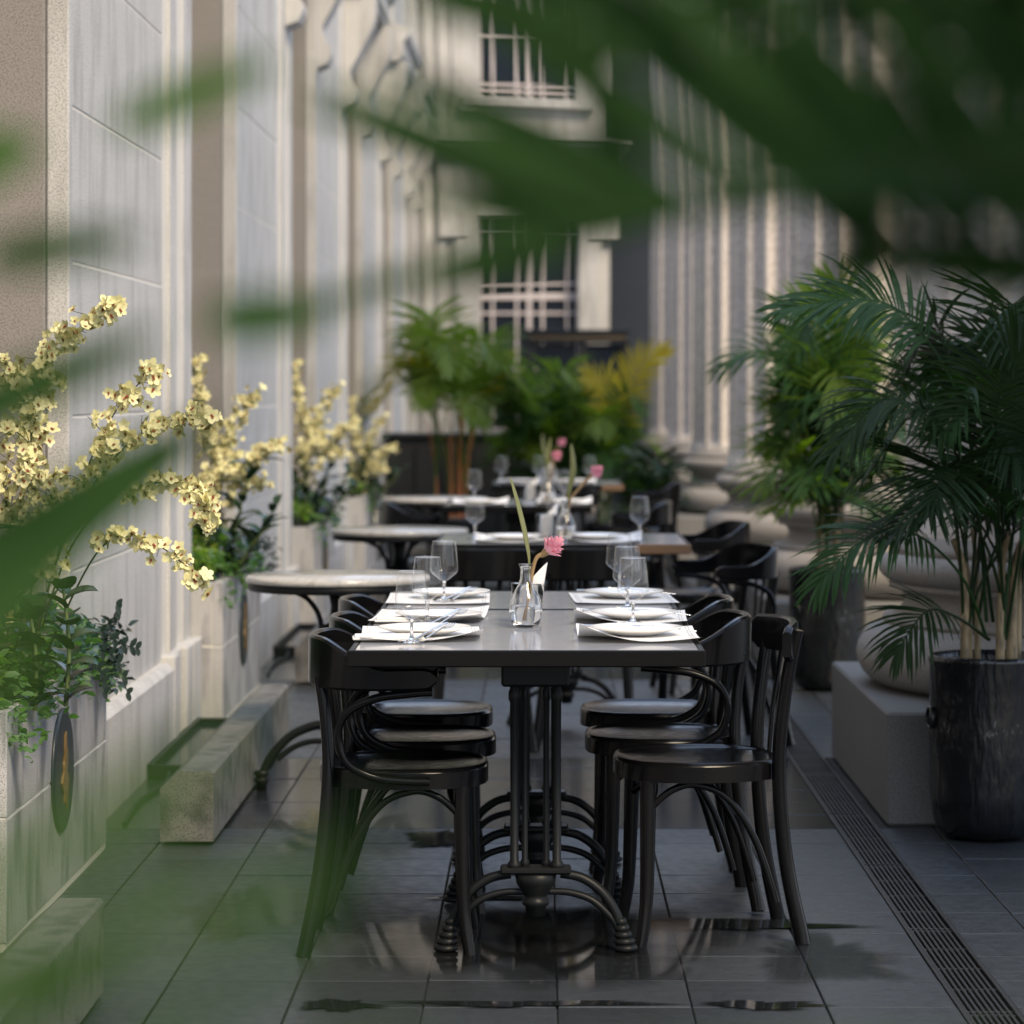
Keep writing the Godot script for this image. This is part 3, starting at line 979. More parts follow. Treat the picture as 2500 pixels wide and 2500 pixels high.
func make_round_table(label: String, at: Vector3, group: String) -> Node3D:
	var t := thing("round_table", label, "table", at, 0.0, group)
	var r := 0.31
	var st := new_st()
	lathe(st, [Vector2(0, 0.702), Vector2(r - 0.008, 0.702), Vector2(r, 0.706), Vector2(r, 0.718), Vector2(r - 0.006, 0.726), Vector2(0, 0.726)], 56, Vector3.ZERO, 1)
	part("tabletop", st, M["white marble"], t)
	var rim := new_st()
	lathe(rim, [Vector2(0, 0.676), Vector2(r - 0.012, 0.676), Vector2(r - 0.008, 0.68), Vector2(r - 0.008, 0.701), Vector2(0, 0.7015)], 56)
	part("rim", rim, M["cast iron"], t)
	var I: Material = M["cast iron"]
	var p := new_st()
	lathe(p, [Vector2(0, 0.14), Vector2(0.03, 0.14), Vector2(0.035, 0.20), Vector2(0.028, 0.23), Vector2(0.022, 0.28), Vector2(0.022, 0.44), Vector2(0.03, 0.46), Vector2(0.06, 0.47), Vector2(0.06, 0.555), Vector2(0.03, 0.565), Vector2(0.025, 0.62), Vector2(0.035, 0.675), Vector2(0, 0.676)], 16)
	for s in [-1.0, 1.0]:
		box(p, Vector3(s * 0.058 - 0.008, 0.34, -0.008), Vector3(s * 0.058 + 0.008, 0.56, 0.008), 0.003)
		box(p, Vector3(minf(0, s * 0.06), 0.33, -0.007), Vector3(maxf(0, s * 0.06), 0.35, 0.007), 0.003)
	part("pedestal", p, I, t)
	for k in 3:
		var a := deg_to_rad([180.0, 80.0, -40.0][k])
		var d := Vector3(cos(a), 0, sin(a))
		var lg := new_st()
		var g := func(r_: float, y: float) -> Vector3: return d * r_ + Vector3(0, y, 0)
		tube(lg, curve([g.call(0.02, 0.225), g.call(0.09, 0.215), g.call(0.165, 0.18), g.call(0.225, 0.115), g.call(0.252, 0.06)], 5), 0.016, 0.015, 7)
		tube(lg, curve([g.call(0.02, 0.165), g.call(0.09, 0.165), g.call(0.15, 0.145), g.call(0.205, 0.105)], 5), 0.010, 0.010, 7)
		lathe(lg, [Vector2(0, 0.068), Vector2(0.026, 0.066), Vector2(0.026, 0.052), Vector2(0.019, 0.048), Vector2(0.026, 0.040), Vector2(0.026, 0.03), Vector2(0.018, 0.024), Vector2(0.018, 0.0), Vector2(0, 0)], 12, d * 0.258)
		part("foot", lg, I, t)
		var br := new_st()
		tube(br, curve([g.call(0.055, 0.545), g.call(0.07, 0.60), g.call(0.11, 0.65), g.call(0.17, 0.674)], 5), 0.010, 0.009, 6)
		part("bracket", br, I, t)
	return t

# ---------------------------------------------------------------- table settings
func make_glass(label: String, at: Vector3) -> Node3D:
	var t := thing("water_goblet", label, "glass", at, 0.0, "stemmed glasses on the tables")
	var b := new_st()
	lathe(b, [Vector2(0.0, 0.0560), Vector2(0.005, 0.0562), Vector2(0.011, 0.0582), Vector2(0.034, 0.0775), Vector2(0.0385, 0.0835), Vector2(0.0397, 0.090), Vector2(0.0388, 0.105), Vector2(0.0358, 0.138), Vector2(0.0322, 0.1679)], 48)
	part("bowl", b, M["glass"], t)
	var rm := new_st()
	lathe(rm, [Vector2(0.0322, 0.1674), Vector2(0.0329, 0.1679), Vector2(0.0322, 0.1684), Vector2(0.0315, 0.1679), Vector2(0.0322, 0.1674)], 40)
	part("rim", rm, M["thick glass"], t)
	var s := new_st()
	lathe(s, [Vector2(0, 0.0015), Vector2(0.031, 0.0015), Vector2(0.032, 0.003), Vector2(0.020, 0.0055), Vector2(0.008, 0.009), Vector2(0.0048, 0.016), Vector2(0.0038, 0.03), Vector2(0.0042, 0.048), Vector2(0.006, 0.0555), Vector2(0.0, 0.0557)], 28)
	part("stem", s, M["thick glass"], t)
	return t

func make_plate(label: String, at: Vector3) -> Node3D:
	var st := new_st()
	lathe(st, [Vector2(0, 0.001), Vector2(0.055, 0.001), Vector2(0.060, 0.003), Vector2(0.09, 0.0115), Vector2(0.112, 0.0185), Vector2(0.1125, 0.0205), Vector2(0.110, 0.0208), Vector2(0.086, 0.0145), Vector2(0.06, 0.0085), Vector2(0.0, 0.0075)], 48)
	var o := part("shallow_bowl", st, M["china"])
	o.position = at
	tag(o, label, "plate", "white bowls set on the tables")
	return o

func make_mat(label: String, at: Vector3, curl: Array, seed_: int) -> void:
	# paper place mat, 0.29 across and 0.42 deep, its corners lifting
	var n := FastNoiseLite.new()
	n.seed = seed_
	n.frequency = 3.0
	var o := thing("place_mat", label, "place mat", at, 0.05 * sin(seed_ * 2.7), "paper place mats")
	var hx := 0.145
	var hz := 0.21
	var hgt := func(x: float, z: float) -> float:
		var u := x / hx
		var v := z / hz
		var h := 0.0012 + 0.0016 * (n.get_noise_2d(x, z) + 1.0) * maxf(0.0, maxf(absf(u), absf(v)) - 0.4)
		for k in 4:
			var cu: float = [-1, 1, 1, -1][k]
			var cv: float = [-1, -1, 1, 1][k]
			var dist := maxf(0.0, 1.0 - Vector2((u - cu) * 0.75, (v - cv) * 0.95).length() / 0.95)
			h += curl[k] * dist * dist
		return h
	var st := new_st()
	st.set_smooth_group(1)
	var nx := 12
	var nz := 16
	for i in nx:
		for j in nz:
			var q := []
			for k in [[0, 0], [1, 0], [1, 1], [0, 1]]:
				var x: float = -hx + 2 * hx * (i + k[0]) / nx
				var z: float = -hz + 2 * hz * (j + k[1]) / nz
				q.append(Vector3(x, hgt.call(x, z), z))
			quad(st, q[3], q[2], q[1], q[0])
	part("sheet", st, M["paper"], o)
	var pr := new_st()
	pr.set_smooth_group(1)
	var strip := func(xa: float, za: float, xb: float, zb: float, w: Vector3) -> void:
		for k in 16:
			var x0 := lerpf(xa, xb, k / 16.0)
			var z0 := lerpf(za, zb, k / 16.0)
			var x1 := lerpf(xa, xb, (k + 1) / 16.0)
			var z1 := lerpf(za, zb, (k + 1) / 16.0)
			var a := Vector3(x0, hgt.call(x0, z0) + 0.0007, z0)
			var b := Vector3(x1, hgt.call(x1, z1) + 0.0007, z1)
			quad(pr, a - w, a + w, b + w, b - w)
	for m in [0.012, 0.019]:
		strip.call(-hx + m, -hz + m, -hx + m, hz - m, Vector3(0.0007, 0, 0))
		strip.call(hx - m, -hz + m, hx - m, hz - m, Vector3(0.0007, 0, 0))
		strip.call(-hx + m, hz - m, hx - m, hz - m, Vector3(0, 0, 0.0007))
		strip.call(-hx + m, -hz + m, hx - m, -hz + m, Vector3(0, 0, 0.0007))
	part("printed_border", pr, M["print"], o)

func make_fork(label: String, at: Vector3, turn: float, tilt: float) -> Node3D:
	var st := new_st()
	tube(st, curve([Vector3(-0.095, 0.004, 0), Vector3(-0.04, 0.006, 0), Vector3(0.02, 0.008, 0), Vector3(0.045, 0.006, 0)], 4), 0.0045, 0.003, 6, 0.4)
	box(st, Vector3(0.042, 0.003, -0.011), Vector3(0.056, 0.0055, 0.011), 0.001)
	for k in 4:
		tube(st, curve([Vector3(0.055, 0.0045, -0.0095 + k * 0.0063), Vector3(0.075, 0.004, -0.0095 + k * 0.0063), Vector3(0.098, 0.009, -0.009 + k * 0.006)], 3), 0.0016, 0.001, 5)
	var o := part("fork", st, M["steel"])
	o.position = at
	o.rotation = Vector3(0, turn, tilt)
	tag(o, label, "fork", "steel cutlery on the tables")
	return o

func make_knife(label: String, at: Vector3, turn: float, tilt: float) -> Node3D:
	var st := new_st()
	tube(st, curve([Vector3(-0.105, 0.004, 0), Vector3(-0.06, 0.005, 0), Vector3(-0.01, 0.005, 0)], 4), 0.0055, 0.004, 6, 0.5)
	extrude_y(st, [Vector2(-0.012, -0.004), Vector2(0.02, -0.008), Vector2(0.08, -0.009), Vector2(0.108, -0.002), Vector2(0.108, 0.003), Vector2(-0.012, 0.004)], 0.004, 0.0055)
	var o := part("knife", st, M["steel"])
	o.position = at
	o.rotation = Vector3(0, turn, tilt)
	tag(o, label, "knife", "steel cutlery on the tables")
	return o

func make_vase(label: String, at: Vector3) -> Node3D:
	var t := thing("glass_vase", label, "vase", at, 0.0, "glass vases holding one flower")
	var st := new_st()
	var prof := [Vector2(0, 0.001), Vector2(0.029, 0.001), Vector2(0.034, 0.006), Vector2(0.039, 0.022), Vector2(0.0415, 0.04), Vector2(0.0405, 0.058), Vector2(0.036, 0.075), Vector2(0.028, 0.092), Vector2(0.020, 0.106), Vector2(0.0145, 0.122), Vector2(0.0132, 0.14), Vector2(0.0145, 0.151), Vector2(0.0178, 0.157), Vector2(0.0178, 0.159), Vector2(0.0155, 0.1585), Vector2(0.0125, 0.150), Vector2(0.0112, 0.14), Vector2(0.0125, 0.122), Vector2(0.018, 0.1065), Vector2(0.026, 0.093), Vector2(0.034, 0.0755), Vector2(0.0384, 0.058), Vector2(0.0395, 0.04), Vector2(0.037, 0.023), Vector2(0.031, 0.009), Vector2(0.0, 0.008)]
	lathe(st, prof, 36)
	part("glass_body", st, M["thick glass"], t)
	var w := new_st()
	lathe(w, [Vector2(0, 0.0085), Vector2(0.0305, 0.0095), Vector2(0.0366, 0.0235), Vector2(0.0390, 0.040), Vector2(0.0381, 0.056), Vector2(0.0, 0.056)], 32)
	part("vase_water", w, M["water"], t)
	return t

func make_tumbler(label: String, at: Vector3) -> Node3D:
	var t := thing("napkin_tumbler", label, "tumbler", at, 0.0, "tumblers of paper napkins")
	var st := new_st()
	lathe(st, [Vector2(0, 0.001), Vector2(0.031, 0.001), Vector2(0.034, 0.004), Vector2(0.043, 0.098), Vector2(0.0425, 0.1), Vector2(0.0412, 0.099), Vector2(0.0323, 0.012), Vector2(0, 0.009)], 36)
	part("glass_wall", st, M["thick glass"], t)
	return t

func make_napkin(label: String, at: Vector3, turn: float) -> Node3D:
	# a rolled paper napkin: a slanting cone-like roll with an open, pointed top
	var st := new_st()
	for layer in 3:
		st.set_smooth_group(1 + layer)
		var n := 28
		var rr := 0.034 - layer * 0.004
		for i in n:
			for j in 6:
				var q := []
				for k in [[0, 0], [1, 0], [1, 1], [0, 1]]:
					var a: float = TAU * 0.88 * (i + k[0]) / n + layer * 0.9 - 0.4
					var f: float = (j + k[1]) / 6.0
					var top := 0.112 + 0.042 * cos(a - 0.15) - layer * 0.006
					var r := rr * (0.78 + 0.32 * f) 
					q.append(Vector3(cos(a) * r + 0.012 * f, 0.012 + (top - 0.012) * f, sin(a) * r))
				quad(st, q[3], q[2], q[1], q[0])
	var o := part("paper_napkin", st, M["linen"])
	o.position = at
	o.rotation.y = turn
	tag(o, label, "napkin", "paper napkins standing in tumblers")
	return o

func make_ginger(label: String, at: Vector3, bend: Vector3) -> Node3D:
	# torch ginger: stem out of the vase, cone of pink bracts
	var t := thing("ginger_flower", label, "flower", at, 0.0, "pink ginger flowers in vases")
	var top := Vector3(0.036, 0.185, 0.0) + bend
	var dir := Vector3(0.75, 0.62, 0.1).normalized()
	var s := new_st()
	tube(s, curve([Vector3(-0.014, 0.02, 0.004), Vector3(0.0, 0.09, 0), Vector3(0.008, 0.145, 0), Vector3(0.018, 0.175, 0), top], 5), 0.0032, 0.006, 7)
	part("stem", s, M["ginger bract"], t)
	for k in 5:
		var b := new_st()
		var a := TAU * k / 5
		var side := dir.cross(Vector3.UP).normalized() * cos(a) + dir.cross(dir.cross(Vector3.UP)).normalized() * sin(a)
		blade(b, top - dir * 0.012 + side * 0.004, dir + side * 0.35, side, 0.045, 0.015, -0.3, 0.0, 4)
		part("bract", b, M["ginger bract"], t)
	var nb := 0
	for ring in 5:
		for k in 7:
			var b := new_st()
			var a := TAU * (k + 0.5 * (ring % 2)) / 7
			var u := dir.cross(Vector3.UP).normalized()
			var v := u.cross(dir).normalized()
			var side := u * cos(a) + v * sin(a)
			var open: float = [1.25, 1.0, 0.75, 0.45, 0.15][ring]
			blade(b, top + dir * (0.006 + ring * 0.0065) + side * (0.008 - ring * 0.001), dir + side * open, side - dir * 0.3, 0.034 - ring * 0.001, 0.019, -0.45, -0.15, 4, 0.4)
			part("petal", b, M["ginger pink"], t)
			nb += 1
	return t

func make_cut_leaf(label: String, at: Vector3, pts: Array, w: float) -> Node3D:
	var st := new_st()
	var c := curve(pts, 6)
	var radii := []
	for i in c.size():
		var f := float(i) / (c.size() - 1)
		radii.append(0.0018 + w * pow(maxf(0, sin(PI * clampf((f - 0.25) / 0.75, 0, 1))), 0.8))
	tube(st, c, 0.002, 0.002, 8, 0.16, Vector3(0.5, 0.2, 1.0), radii)
	var o := part("cut_leaf", st, M["cut leaf"])
	o.position = at
	tag(o, label, "leaf", "green leaves standing in vases")
	return o

# ---------------------------------------------------------------- plants
func make_pot(label: String, at: Vector3) -> Node3D:
	var t := thing("black_planter_pot", label, "pot", at, 0.0, "black glazed pots by the columns")
	var st := new_st()
	var p := [Vector2(0, 0.004), Vector2(0.105, 0.004), Vector2(0.14, 0.02), Vector2(0.162, 0.065), Vector2(0.171, 0.14), Vector2(0.172, 0.35), Vector2(0.170, 0.52), Vector2(0.174, 0.535), Vector2(0.174, 0.55), Vector2(0.162, 0.552), Vector2(0.158, 0.53), Vector2(0.158, 0.49), Vector2(0, 0.49)]
	lathe(st, p, 48)
	part("body", st, M["glazed pot"], t)
	var so := new_st()
	lathe(so, [Vector2(0, 0.512), Vector2(0.09, 0.508), Vector2(0.157, 0.498)], 24)
	part("soil", so, M["soil"], t)
	var h := new_st()
	for s in [PI * 0.94, -0.2]:
		var d := Vector3(cos(s), 0, sin(s))
		var tang := Vector3(-sin(s), 0, cos(s))
		var pts := []
		for i in 17:
			var a := TAU * i / 16
			pts.append(d * 0.178 + tang * cos(a) * 0.026 + Vector3(0, 0.365 + sin(a) * 0.03, 0))
		tube(h, pts, 0.006, 0.006, 6)
	part("ring_handle", h, M["glazed pot"], t)
	return t

func palm(called: String, label: String, at: Vector3, canes: Array, cane_mat: String, fronds: int, reach: float, height: float, leaf: float, width: float, mats: Array, extra: Array, group: String, seed_: int, n := 26, low := 0.3, bare := 0.34, droop := 0.55) -> Node3D:
	rng.seed = seed_
	var t := thing(called, label, "palm", at, 0.0, group)
	for c in canes:
		var st := new_st()
		tube(st, curve([Vector3(c[0], 0, c[1]), Vector3(c[0] * 1.1, height * 0.25, c[1] * 1.1), Vector3(c[0] * 1.6, height * c[3], c[1] * 1.6)], 6), c[2], c[2] * 0.5, 8)
		part("cane", st, M[cane_mat], t)
	for i in fronds:
		var a := TAU * (i * 0.381966) + rng.randf_range(-0.3, 0.3)
		var f := float(i) / fronds
		var d := Vector3(cos(a), 0, sin(a))
		var c: Array = canes[i % canes.size()]
		var root := Vector3(c[0] * 1.1, height * rng.randf_range(0.05, 0.22), c[1] * 1.1)
		var out := reach * rng.randf_range(0.65, 1.05) * lerpf(1.0, 0.55, f)
		var up := height * lerpf(low, 1.0, f) * rng.randf_range(0.85, 1.05)
		var pts := [root, root + d * out * 0.18 + Vector3(0, (up - root.y) * 0.55, 0), root + d * out * 0.55 + Vector3(0, (up - root.y) * 0.98, 0), root + d * out + Vector3(0, (up - root.y) * lerpf(0.62, 0.9, f), 0)]
		var st := new_st()
		frond(st, pts, Vector3.UP + d * 0.3, n, leaf, width, bare, droop, 0.006, 0.22)
		part("frond", st, M[mats[rng.randi_range(0, mats.size() - 1)]], t)
	for e in extra:
		var st := new_st()
		frond(st, e[0], e[1], e[2], leaf * e[3], width * e[4], e[5], e[6], 0.006, e[7])
		part("frond", st, M[e[8]], t)
	return t

var flower_meshes := []
func flower_mesh(k: int) -> Array:
	if flower_meshes.is_empty():
		for v in 4:
			var st := new_st()
			for i in 5:
				var a := TAU * i / 5 + 0.3 + rng.randf_range(-0.1, 0.1)
				var d := Vector3(cos(a), sin(a), 0.25 + rng.randf_range(-0.15, 0.25))
				blade(st, d * 0.002, d, Vector3(0, 0, 1), rng.randf_range(0.021, 0.0245), 0.0205 if i % 2 else 0.0165, 0.2, 0.0, 5, 0.36)
			var lip := new_st()
			lathe(lip, [Vector2(0, 0), Vector2(0.003, 0.001), Vector2(0.0042, 0.005), Vector2(0.002, 0.009), Vector2(0, 0.0095)], 6, Vector3(0, -0.0035, 0.002))
			blade(lip, Vector3(0, -0.001, 0.002), Vector3(0, -0.8, 0.8), Vector3(0, 0.6, 0.8), 0.010, 0.008, 0.4, 0.0, 3, 0.4)
			flower_meshes.append([mesh_of(st), mesh_of(lip)])
	return flower_meshes[k % 4]

func orchid(label: String, at: Vector3, sprays: Array, seed_: int, density: float, group: String) -> Node3D:
	rng.seed = seed_
	var t := thing("yellow_orchid", label, "orchid", at, 0.0, group)
	for s in sprays:
		var c := curve(s[0], 8)
		var st := new_st()
		tube(st, c, 0.0032, 0.0014, 5)
		var stem := part("flower_spray", st, M["orchid stem"], t)
		var n := int(s[2] * density / 4.0)
		for i in n:
			var f: float = lerpf(s[1], 0.985, (i + rng.randf_range(-0.35, 0.35)) / n)
			f = clampf(f, 0.0, 0.99) * (c.size() - 1)
			var k := int(f)
			var p: Vector3 = c[k].lerp(c[k + 1], f - k)
			var spread: float = s[3] * (1.25 - 0.75 * f / c.size())
			var dir: Vector3 = ((c[k + 1] - c[k]).normalized() * 0.7 + Vector3(rng.randf_range(-1, 1), rng.randf_range(-0.7, 0.8), rng.randf_range(-0.5, 1.0)).normalized()).normalized()
			var long := spread * rng.randf_range(0.8, 2.2) + 0.012
			var twig := new_st()
			tube(twig, [p, p + dir * long * 0.5 + Vector3(0, 0.004, 0), p + dir * long], 0.0012, 0.0007, 4)
			var m_count := rng.randi_range(2, 5)
			var tw := part("flower_twig", twig, M["orchid stem"], t)
			for q in m_count:
				var g := (q + 0.7) / m_count
				var fm := flower_mesh(rng.randi_range(0, 3))
				var fl := put("flower", fm[0], M["orchid petal"] if rng.randf() < 0.6 else M["orchid petal pale"], tw, p + dir * long * g + Vector3(rng.randf_range(-1, 1), rng.randf_range(-1, 0.7), rng.randf_range(-0.3, 1)) * 0.018)
				fl.rotation = Vector3(rng.randf_range(-0.9, 0.6), rng.randf_range(-1.2, 1.3), rng.randf_range(-0.9, 0.9))
				var sc := rng.randf_range(0.5, 1.0)
				fl.scale = Vector3(sc, sc, sc * rng.randf_range(0.8, 1.6))
				if rng.randf() < 0.75:
					var lip := MeshInstance3D.new()
					lip.mesh = fm[1]
					lip.material_override = M["orchid lip"]
					lip.transform = fl.transform
					lip.name = "flower_lip"
					tw.add_child(lip, true)
		for i in 4:
			# closed buds towards the tip
			var p: Vector3 = c[c.size() - 1 - i]
			var bud := new_st()
			lathe(bud, [Vector2(0, -0.006), Vector2(0.003, -0.003), Vector2(0.0035, 0.001), Vector2(0, 0.007)], 6)
			var b := part("bud", bud, M["orchid petal"], stem, p + Vector3(rng.randf_range(-1, 1), -0.4, rng.randf_range(-1, 1)) * 0.008)
			b.rotation = Vector3(rng.randf_range(-1, 1), 0, rng.randf_range(-1, 1))
	# strap leaves
	for i in 7:
		var b := new_st()
		var a := rng.randf() * TAU
		blade(b, Vector3(rng.randf_range(-0.06, 0.06), 0, rng.randf_range(-0.2, 0.2)), Vector3(cos(a) * 0.4, 1.0, sin(a) * 0.4), Vector3(cos(a), 0.3, sin(a)), rng.randf_range(0.25, 0.42), 0.045, 0.25, 0.7, 7, 0.4)
		part("leaf", b, M["thick leaf"], t)
	return t

func leafy(label: String, at: Vector3, stems: Array, leaf: float, wid: float, m: String, seed_: int, group: String) -> Node3D:
	rng.seed = seed_
	var t := thing("thick_leaved_shrub", label, "shrub", at, 0.0, group)
	var meshes := []
	for v in 3:
		var st := new_st()
		blade(st, Vector3.ZERO, Vector3(1, 0.55, 0), Vector3(-0.4, 1, 0), leaf * (0.9 + 0.12 * v), wid * (0.9 + 0.1 * v), 0.3, 0.9, 6, 0.45)
		meshes.append(mesh_of(st))
	for s in stems:
		var c := curve(s[0], 6)
		var st := new_st()
		tube(st, c, 0.0065, 0.004, 6)
		part("stem", st, M["green cane"], t)
		var n: int = s[1]
		for i in n:
			var f := clampf((i + 0.6) / n, 0, 0.99) * (c.size() - 1)
			var k := int(f)
			var o := put("leaf", meshes[rng.randi_range(0, 2)], M[m], t, c[k].lerp(c[k + 1], f - k))
			o.rotation = Vector3(rng.randf_range(-0.2, 0.2), i * 2.4 + rng.randf_range(-0.4, 0.4), rng.randf_range(-0.1, 0.4))
	return t

func ground_cover(label: String, at: Vector3, hx: float, hz: float, count: int, seed_: int) -> void:
	rng.seed = seed_
	var t := thing("ground_cover", label, "ground cover", at, 0.0, "low leafy planting in the stone planters")
	t.set_meta("kind", "stuff")
	var kinds := ["herb", "herb yellow", "herb blue", "herb dark"]
	for g in 4:
		var st := new_st()
		blade(st, Vector3.ZERO, Vector3(1, 0.15, 0), Vector3.UP, 0.026, 0.014, 0.3, 0.5, 3, 0.55)
		var mm := MultiMesh.new()
		mm.transform_format = MultiMesh.TRANSFORM_3D
		mm.mesh = mesh_of(st)
		var n := int(count * [0.46, 0.24, 0.22, 0.05][g])
		mm.instance_count = n
		for i in n:
			var z := rng.randf_range(-1, 1)
			var x := rng.randf_range(-1, 1.14)
			if g == 1: x = rng.randf_range(-0.3, 0.8); z = rng.randf_range(-0.2, 1)
			if g == 2: x = rng.randf_range(0.2, 1.05); z = rng.randf_range(-1.1, 0.1)
			if g == 3: x = rng.randf_range(0.4, 1.25); z = rng.randf_range(-1.12, -0.6)
			var dome := sqrt(maxf(0.0, 1.0 - 0.6 * x * x - 0.5 * z * z))
			var y := dome * 0.19 * (0.25 + 0.8 * sqrt(rng.randf())) + 0.025 * sin(x * 7 + z * 11)
			if x > 0.85: y -= (x - 0.85) * rng.randf() * 0.35
			if g == 3: y = rng.randf_range(-0.06, 0.12)
			var bas := Basis.from_euler(Vector3(rng.randf_range(-0.9, 0.9), rng.randf() * TAU, rng.randf_range(-0.8, 1.0))).scaled(Vector3.ONE * rng.randf_range(0.7, 1.6))
			mm.set_instance_transform(i, Transform3D(bas, Vector3(x * hx, y, z * hz)))
		var o := MultiMeshInstance3D.new()
		o.multimesh = mm
		o.material_override = M[kinds[g]]
		o.name = "leaves" if g == 0 else "leaves_%03d" % g
		o.set_meta("kind", "stuff")
		t.add_child(o, true)

func planter(label: String, d: float, proto: Node3D) -> Node3D:
	var at := Vector3(-1.56, 0, -d)
	if proto: return copy(proto, label, at, 0.0, "stone planters in the bays of the facade")
	var t := thing("stone_planter", label, "planter", at, 0.0, "stone planters in the bays of the facade")
	var st := new_st()
	box(st, Vector3(-0.28, 0.0, -1.62), Vector3(0.277, 0.50, -0.003))
	part("core", st, M["granite joint"], t)
	for y in [[0.02, 0.318], [0.322, 0.578]]:
		var f := new_st()
		box(f, Vector3(0.24, y[0], -1.62), Vector3(0.28, y[1], 0.0), 0.003)
		part("front_slab", f, M["planter stone"], t)
		var e := new_st()
		box(e, Vector3(-0.28, y[0] + 0.001, -0.04), Vector3(0.239, y[1] - 0.001, -0.001), 0.003)
		part("end_slab", e, M["planter stone"], t)
		var e2 := new_st()
		box(e2, Vector3(-0.28, y[0] + 0.001, -1.619), Vector3(0.239, y[1] - 0.001, -1.58), 0.003)
		part("end_slab", e2, M["planter stone"], t)
	var so := new_st()
	box(so, Vector3(-0.275, 0.4, -1.57), Vector3(0.238, 0.55, -0.042))
	part("soil", so, M["soil"], t)
	var em := Node3D.new()
	em.name = "emblem"
	t.add_child(em)
	em.position = Vector3(0.2805, 0.335, -0.80)
	em.rotation.z = -PI / 2
	var dsk := new_st()
	lathe(dsk, [Vector2(0, -0.002), Vector2(0.165, -0.002), Vector2(0.165, 0.006), Vector2(0.160, 0.009), Vector2(0.150, 0.0095), Vector2(0, 0.0095)], 40)
	part("disc", dsk, M["bronze disc"], em)
	var fig := new_st()
	# a plain gilt figure standing in the middle of the disc
	var blob := []
	for i in 40:
		var a := TAU * i / 40
		var r := 0.045 + 0.015 * sin(3 * a + 0.6) + 0.010 * sin(7 * a) + 0.005 * sin(13 * a)
		blob.append(Vector2(sin(a) * r * 1.7 + 0.01, cos(a) * r * 0.8))
	extrude_y(fig, blob, 0.008, 0.014)
	part("gilt_figure", fig, M["gilding"], em)
	return t

func leaf_thing(parent: Node3D, called: String, at: Vector3, tip: Vector3, width: float, m: String, sag := 0.05, face := Vector3(0.1, 0.25, 1.0)) -> void:
	var st := new_st()
	blade(st, at, tip - at, face, (tip - at).length(), width, 0.12, sag, 8, 0.6)
	part(called, st, M[m], parent)

# ---------------------------------------------------------------- the scene
func _ready() -> void:
	rng.seed = 11
	# camera: level, its lens shifted down and to the left; focus on the front table
	var near := 0.1
	var f := 5575.0 / 1932.0
	var cam := Camera3D.new()
	cam.name = "camera"
	cam.projection = Camera3D.PROJECTION_FRUSTUM
	cam.position = Vector3(0, EYE, 0)
	var att := CameraAttributesPhysical.new()
	att.frustum_near = near
	att.frustum_far = 400.0
	att.frustum_focal_length = 85.0
	att.frustum_focus_distance = 7.15
	att.exposure_aperture = 3.3
	cam.attributes = att
	add_child(cam)
	cam.near = near
	cam.far = 400.0
	cam.size = near / f
	cam.frustum_offset = Vector2((966.0 - 1022.0) / 5575.0 * near, (738.0 - 966.0) / 5575.0 * near)
	cam.current = true
	# sky and light
	var sky := ProceduralSkyMaterial.new()
	sky.sky_top_color = Color(0.64, 0.73, 0.87)
	sky.sky_horizon_color = Color(0.87, 0.88, 0.885)
	sky.sky_curve = 0.2
	sky.ground_bottom_color = Color(0.30, 0.29, 0.28)
	sky.ground_horizon_color = Color(0.55, 0.54, 0.52)
	sky.sun_angle_max = 3.0
	var env := Environment.new()
	env.background_mode = Environment.BG_SKY
	env.sky = Sky.new()
	env.sky.sky_material = sky
	env.tonemap_mode = Environment.TONE_MAPPER_LINEAR
	env.tonemap_exposure = 2.5
	env.sdfgi_enabled = true
	env.ssao_enabled = true
	env.ssil_enabled = true
	var we := WorldEnvironment.new()
	we.name = "environment"
	we.environment = env
	add_child(we)
	var sun := DirectionalLight3D.new()
	sun.name = "sun"
	sun.light_energy = 0.6
	sun.light_color = Color(1.0, 0.92, 0.80)
	sun.light_angular_distance = 20.0
	sun.shadow_enabled = true
	add_child(sun)
	sun.look_at_from_position(Vector3.ZERO, -Vector3(0.43, 0.78, 0.70))
	materials()
	# structure
	floor_and_ground()
	facade()
	end_wall()
	columns()
	drain()
	kerbs_and_troughs()
	puddle("broad dark puddle under the front table", Vector3(0.03, 0, -7.28), 0.27, 0.40, 4, 0.30)
	puddle("damp dark halo on the slabs round the puddle under the front table", Vector3(0.06, 0.0006, -7.2), 0.42, 0.50, 33, 0.35, 0.45)
	puddle("faint damp patch on the paving left of the front chairs", Vector3(-0.72, 0.0006, -7.6), 0.16, 0.35, 37, 0.5, 0.35)
	puddle("faint damp patch on the paving beside the drain", Vector3(0.66, 0.0006, -7.0), 0.17, 0.28, 41, 0.5, 0.4)
	puddle("faint damp patch between the kerb block and the round table", Vector3(-0.62, 0.0006, -9.0), 0.22, 0.5, 43, 0.5, 0.28)
	puddle("shallow puddle catching the light behind the left front chair", Vector3(-0.31, 0, -8.85), 0.095, 0.17, 8, 0.4)
	puddle("thin streak of water beside the left front chair leg", Vector3(-0.17, 0, -7.83), 0.16, 0.03, 12, 0.5)
	puddle("wet streak across the paving under the right front chair", Vector3(0.42, 0, -7.42), 0.33, 0.075, 15, 0.45)
	puddle("long wet streak in the paving joint at the bottom edge", Vector3(-0.03, 0, -6.47), 0.24, 0.035, 19, 0.5)
	puddle("ragged wet patch at the bottom left of the centre", Vector3(-0.44, 0, -6.46), 0.085, 0.05, 23, 0.5)
	puddle("wet streak at the bottom right before the drain", Vector3(0.47, 0, -6.46), 0.13, 0.045, 29, 0.5)
	far_end()
	planters()
	tables()
	right_palms()
	added_shade_tree()
	foreground()

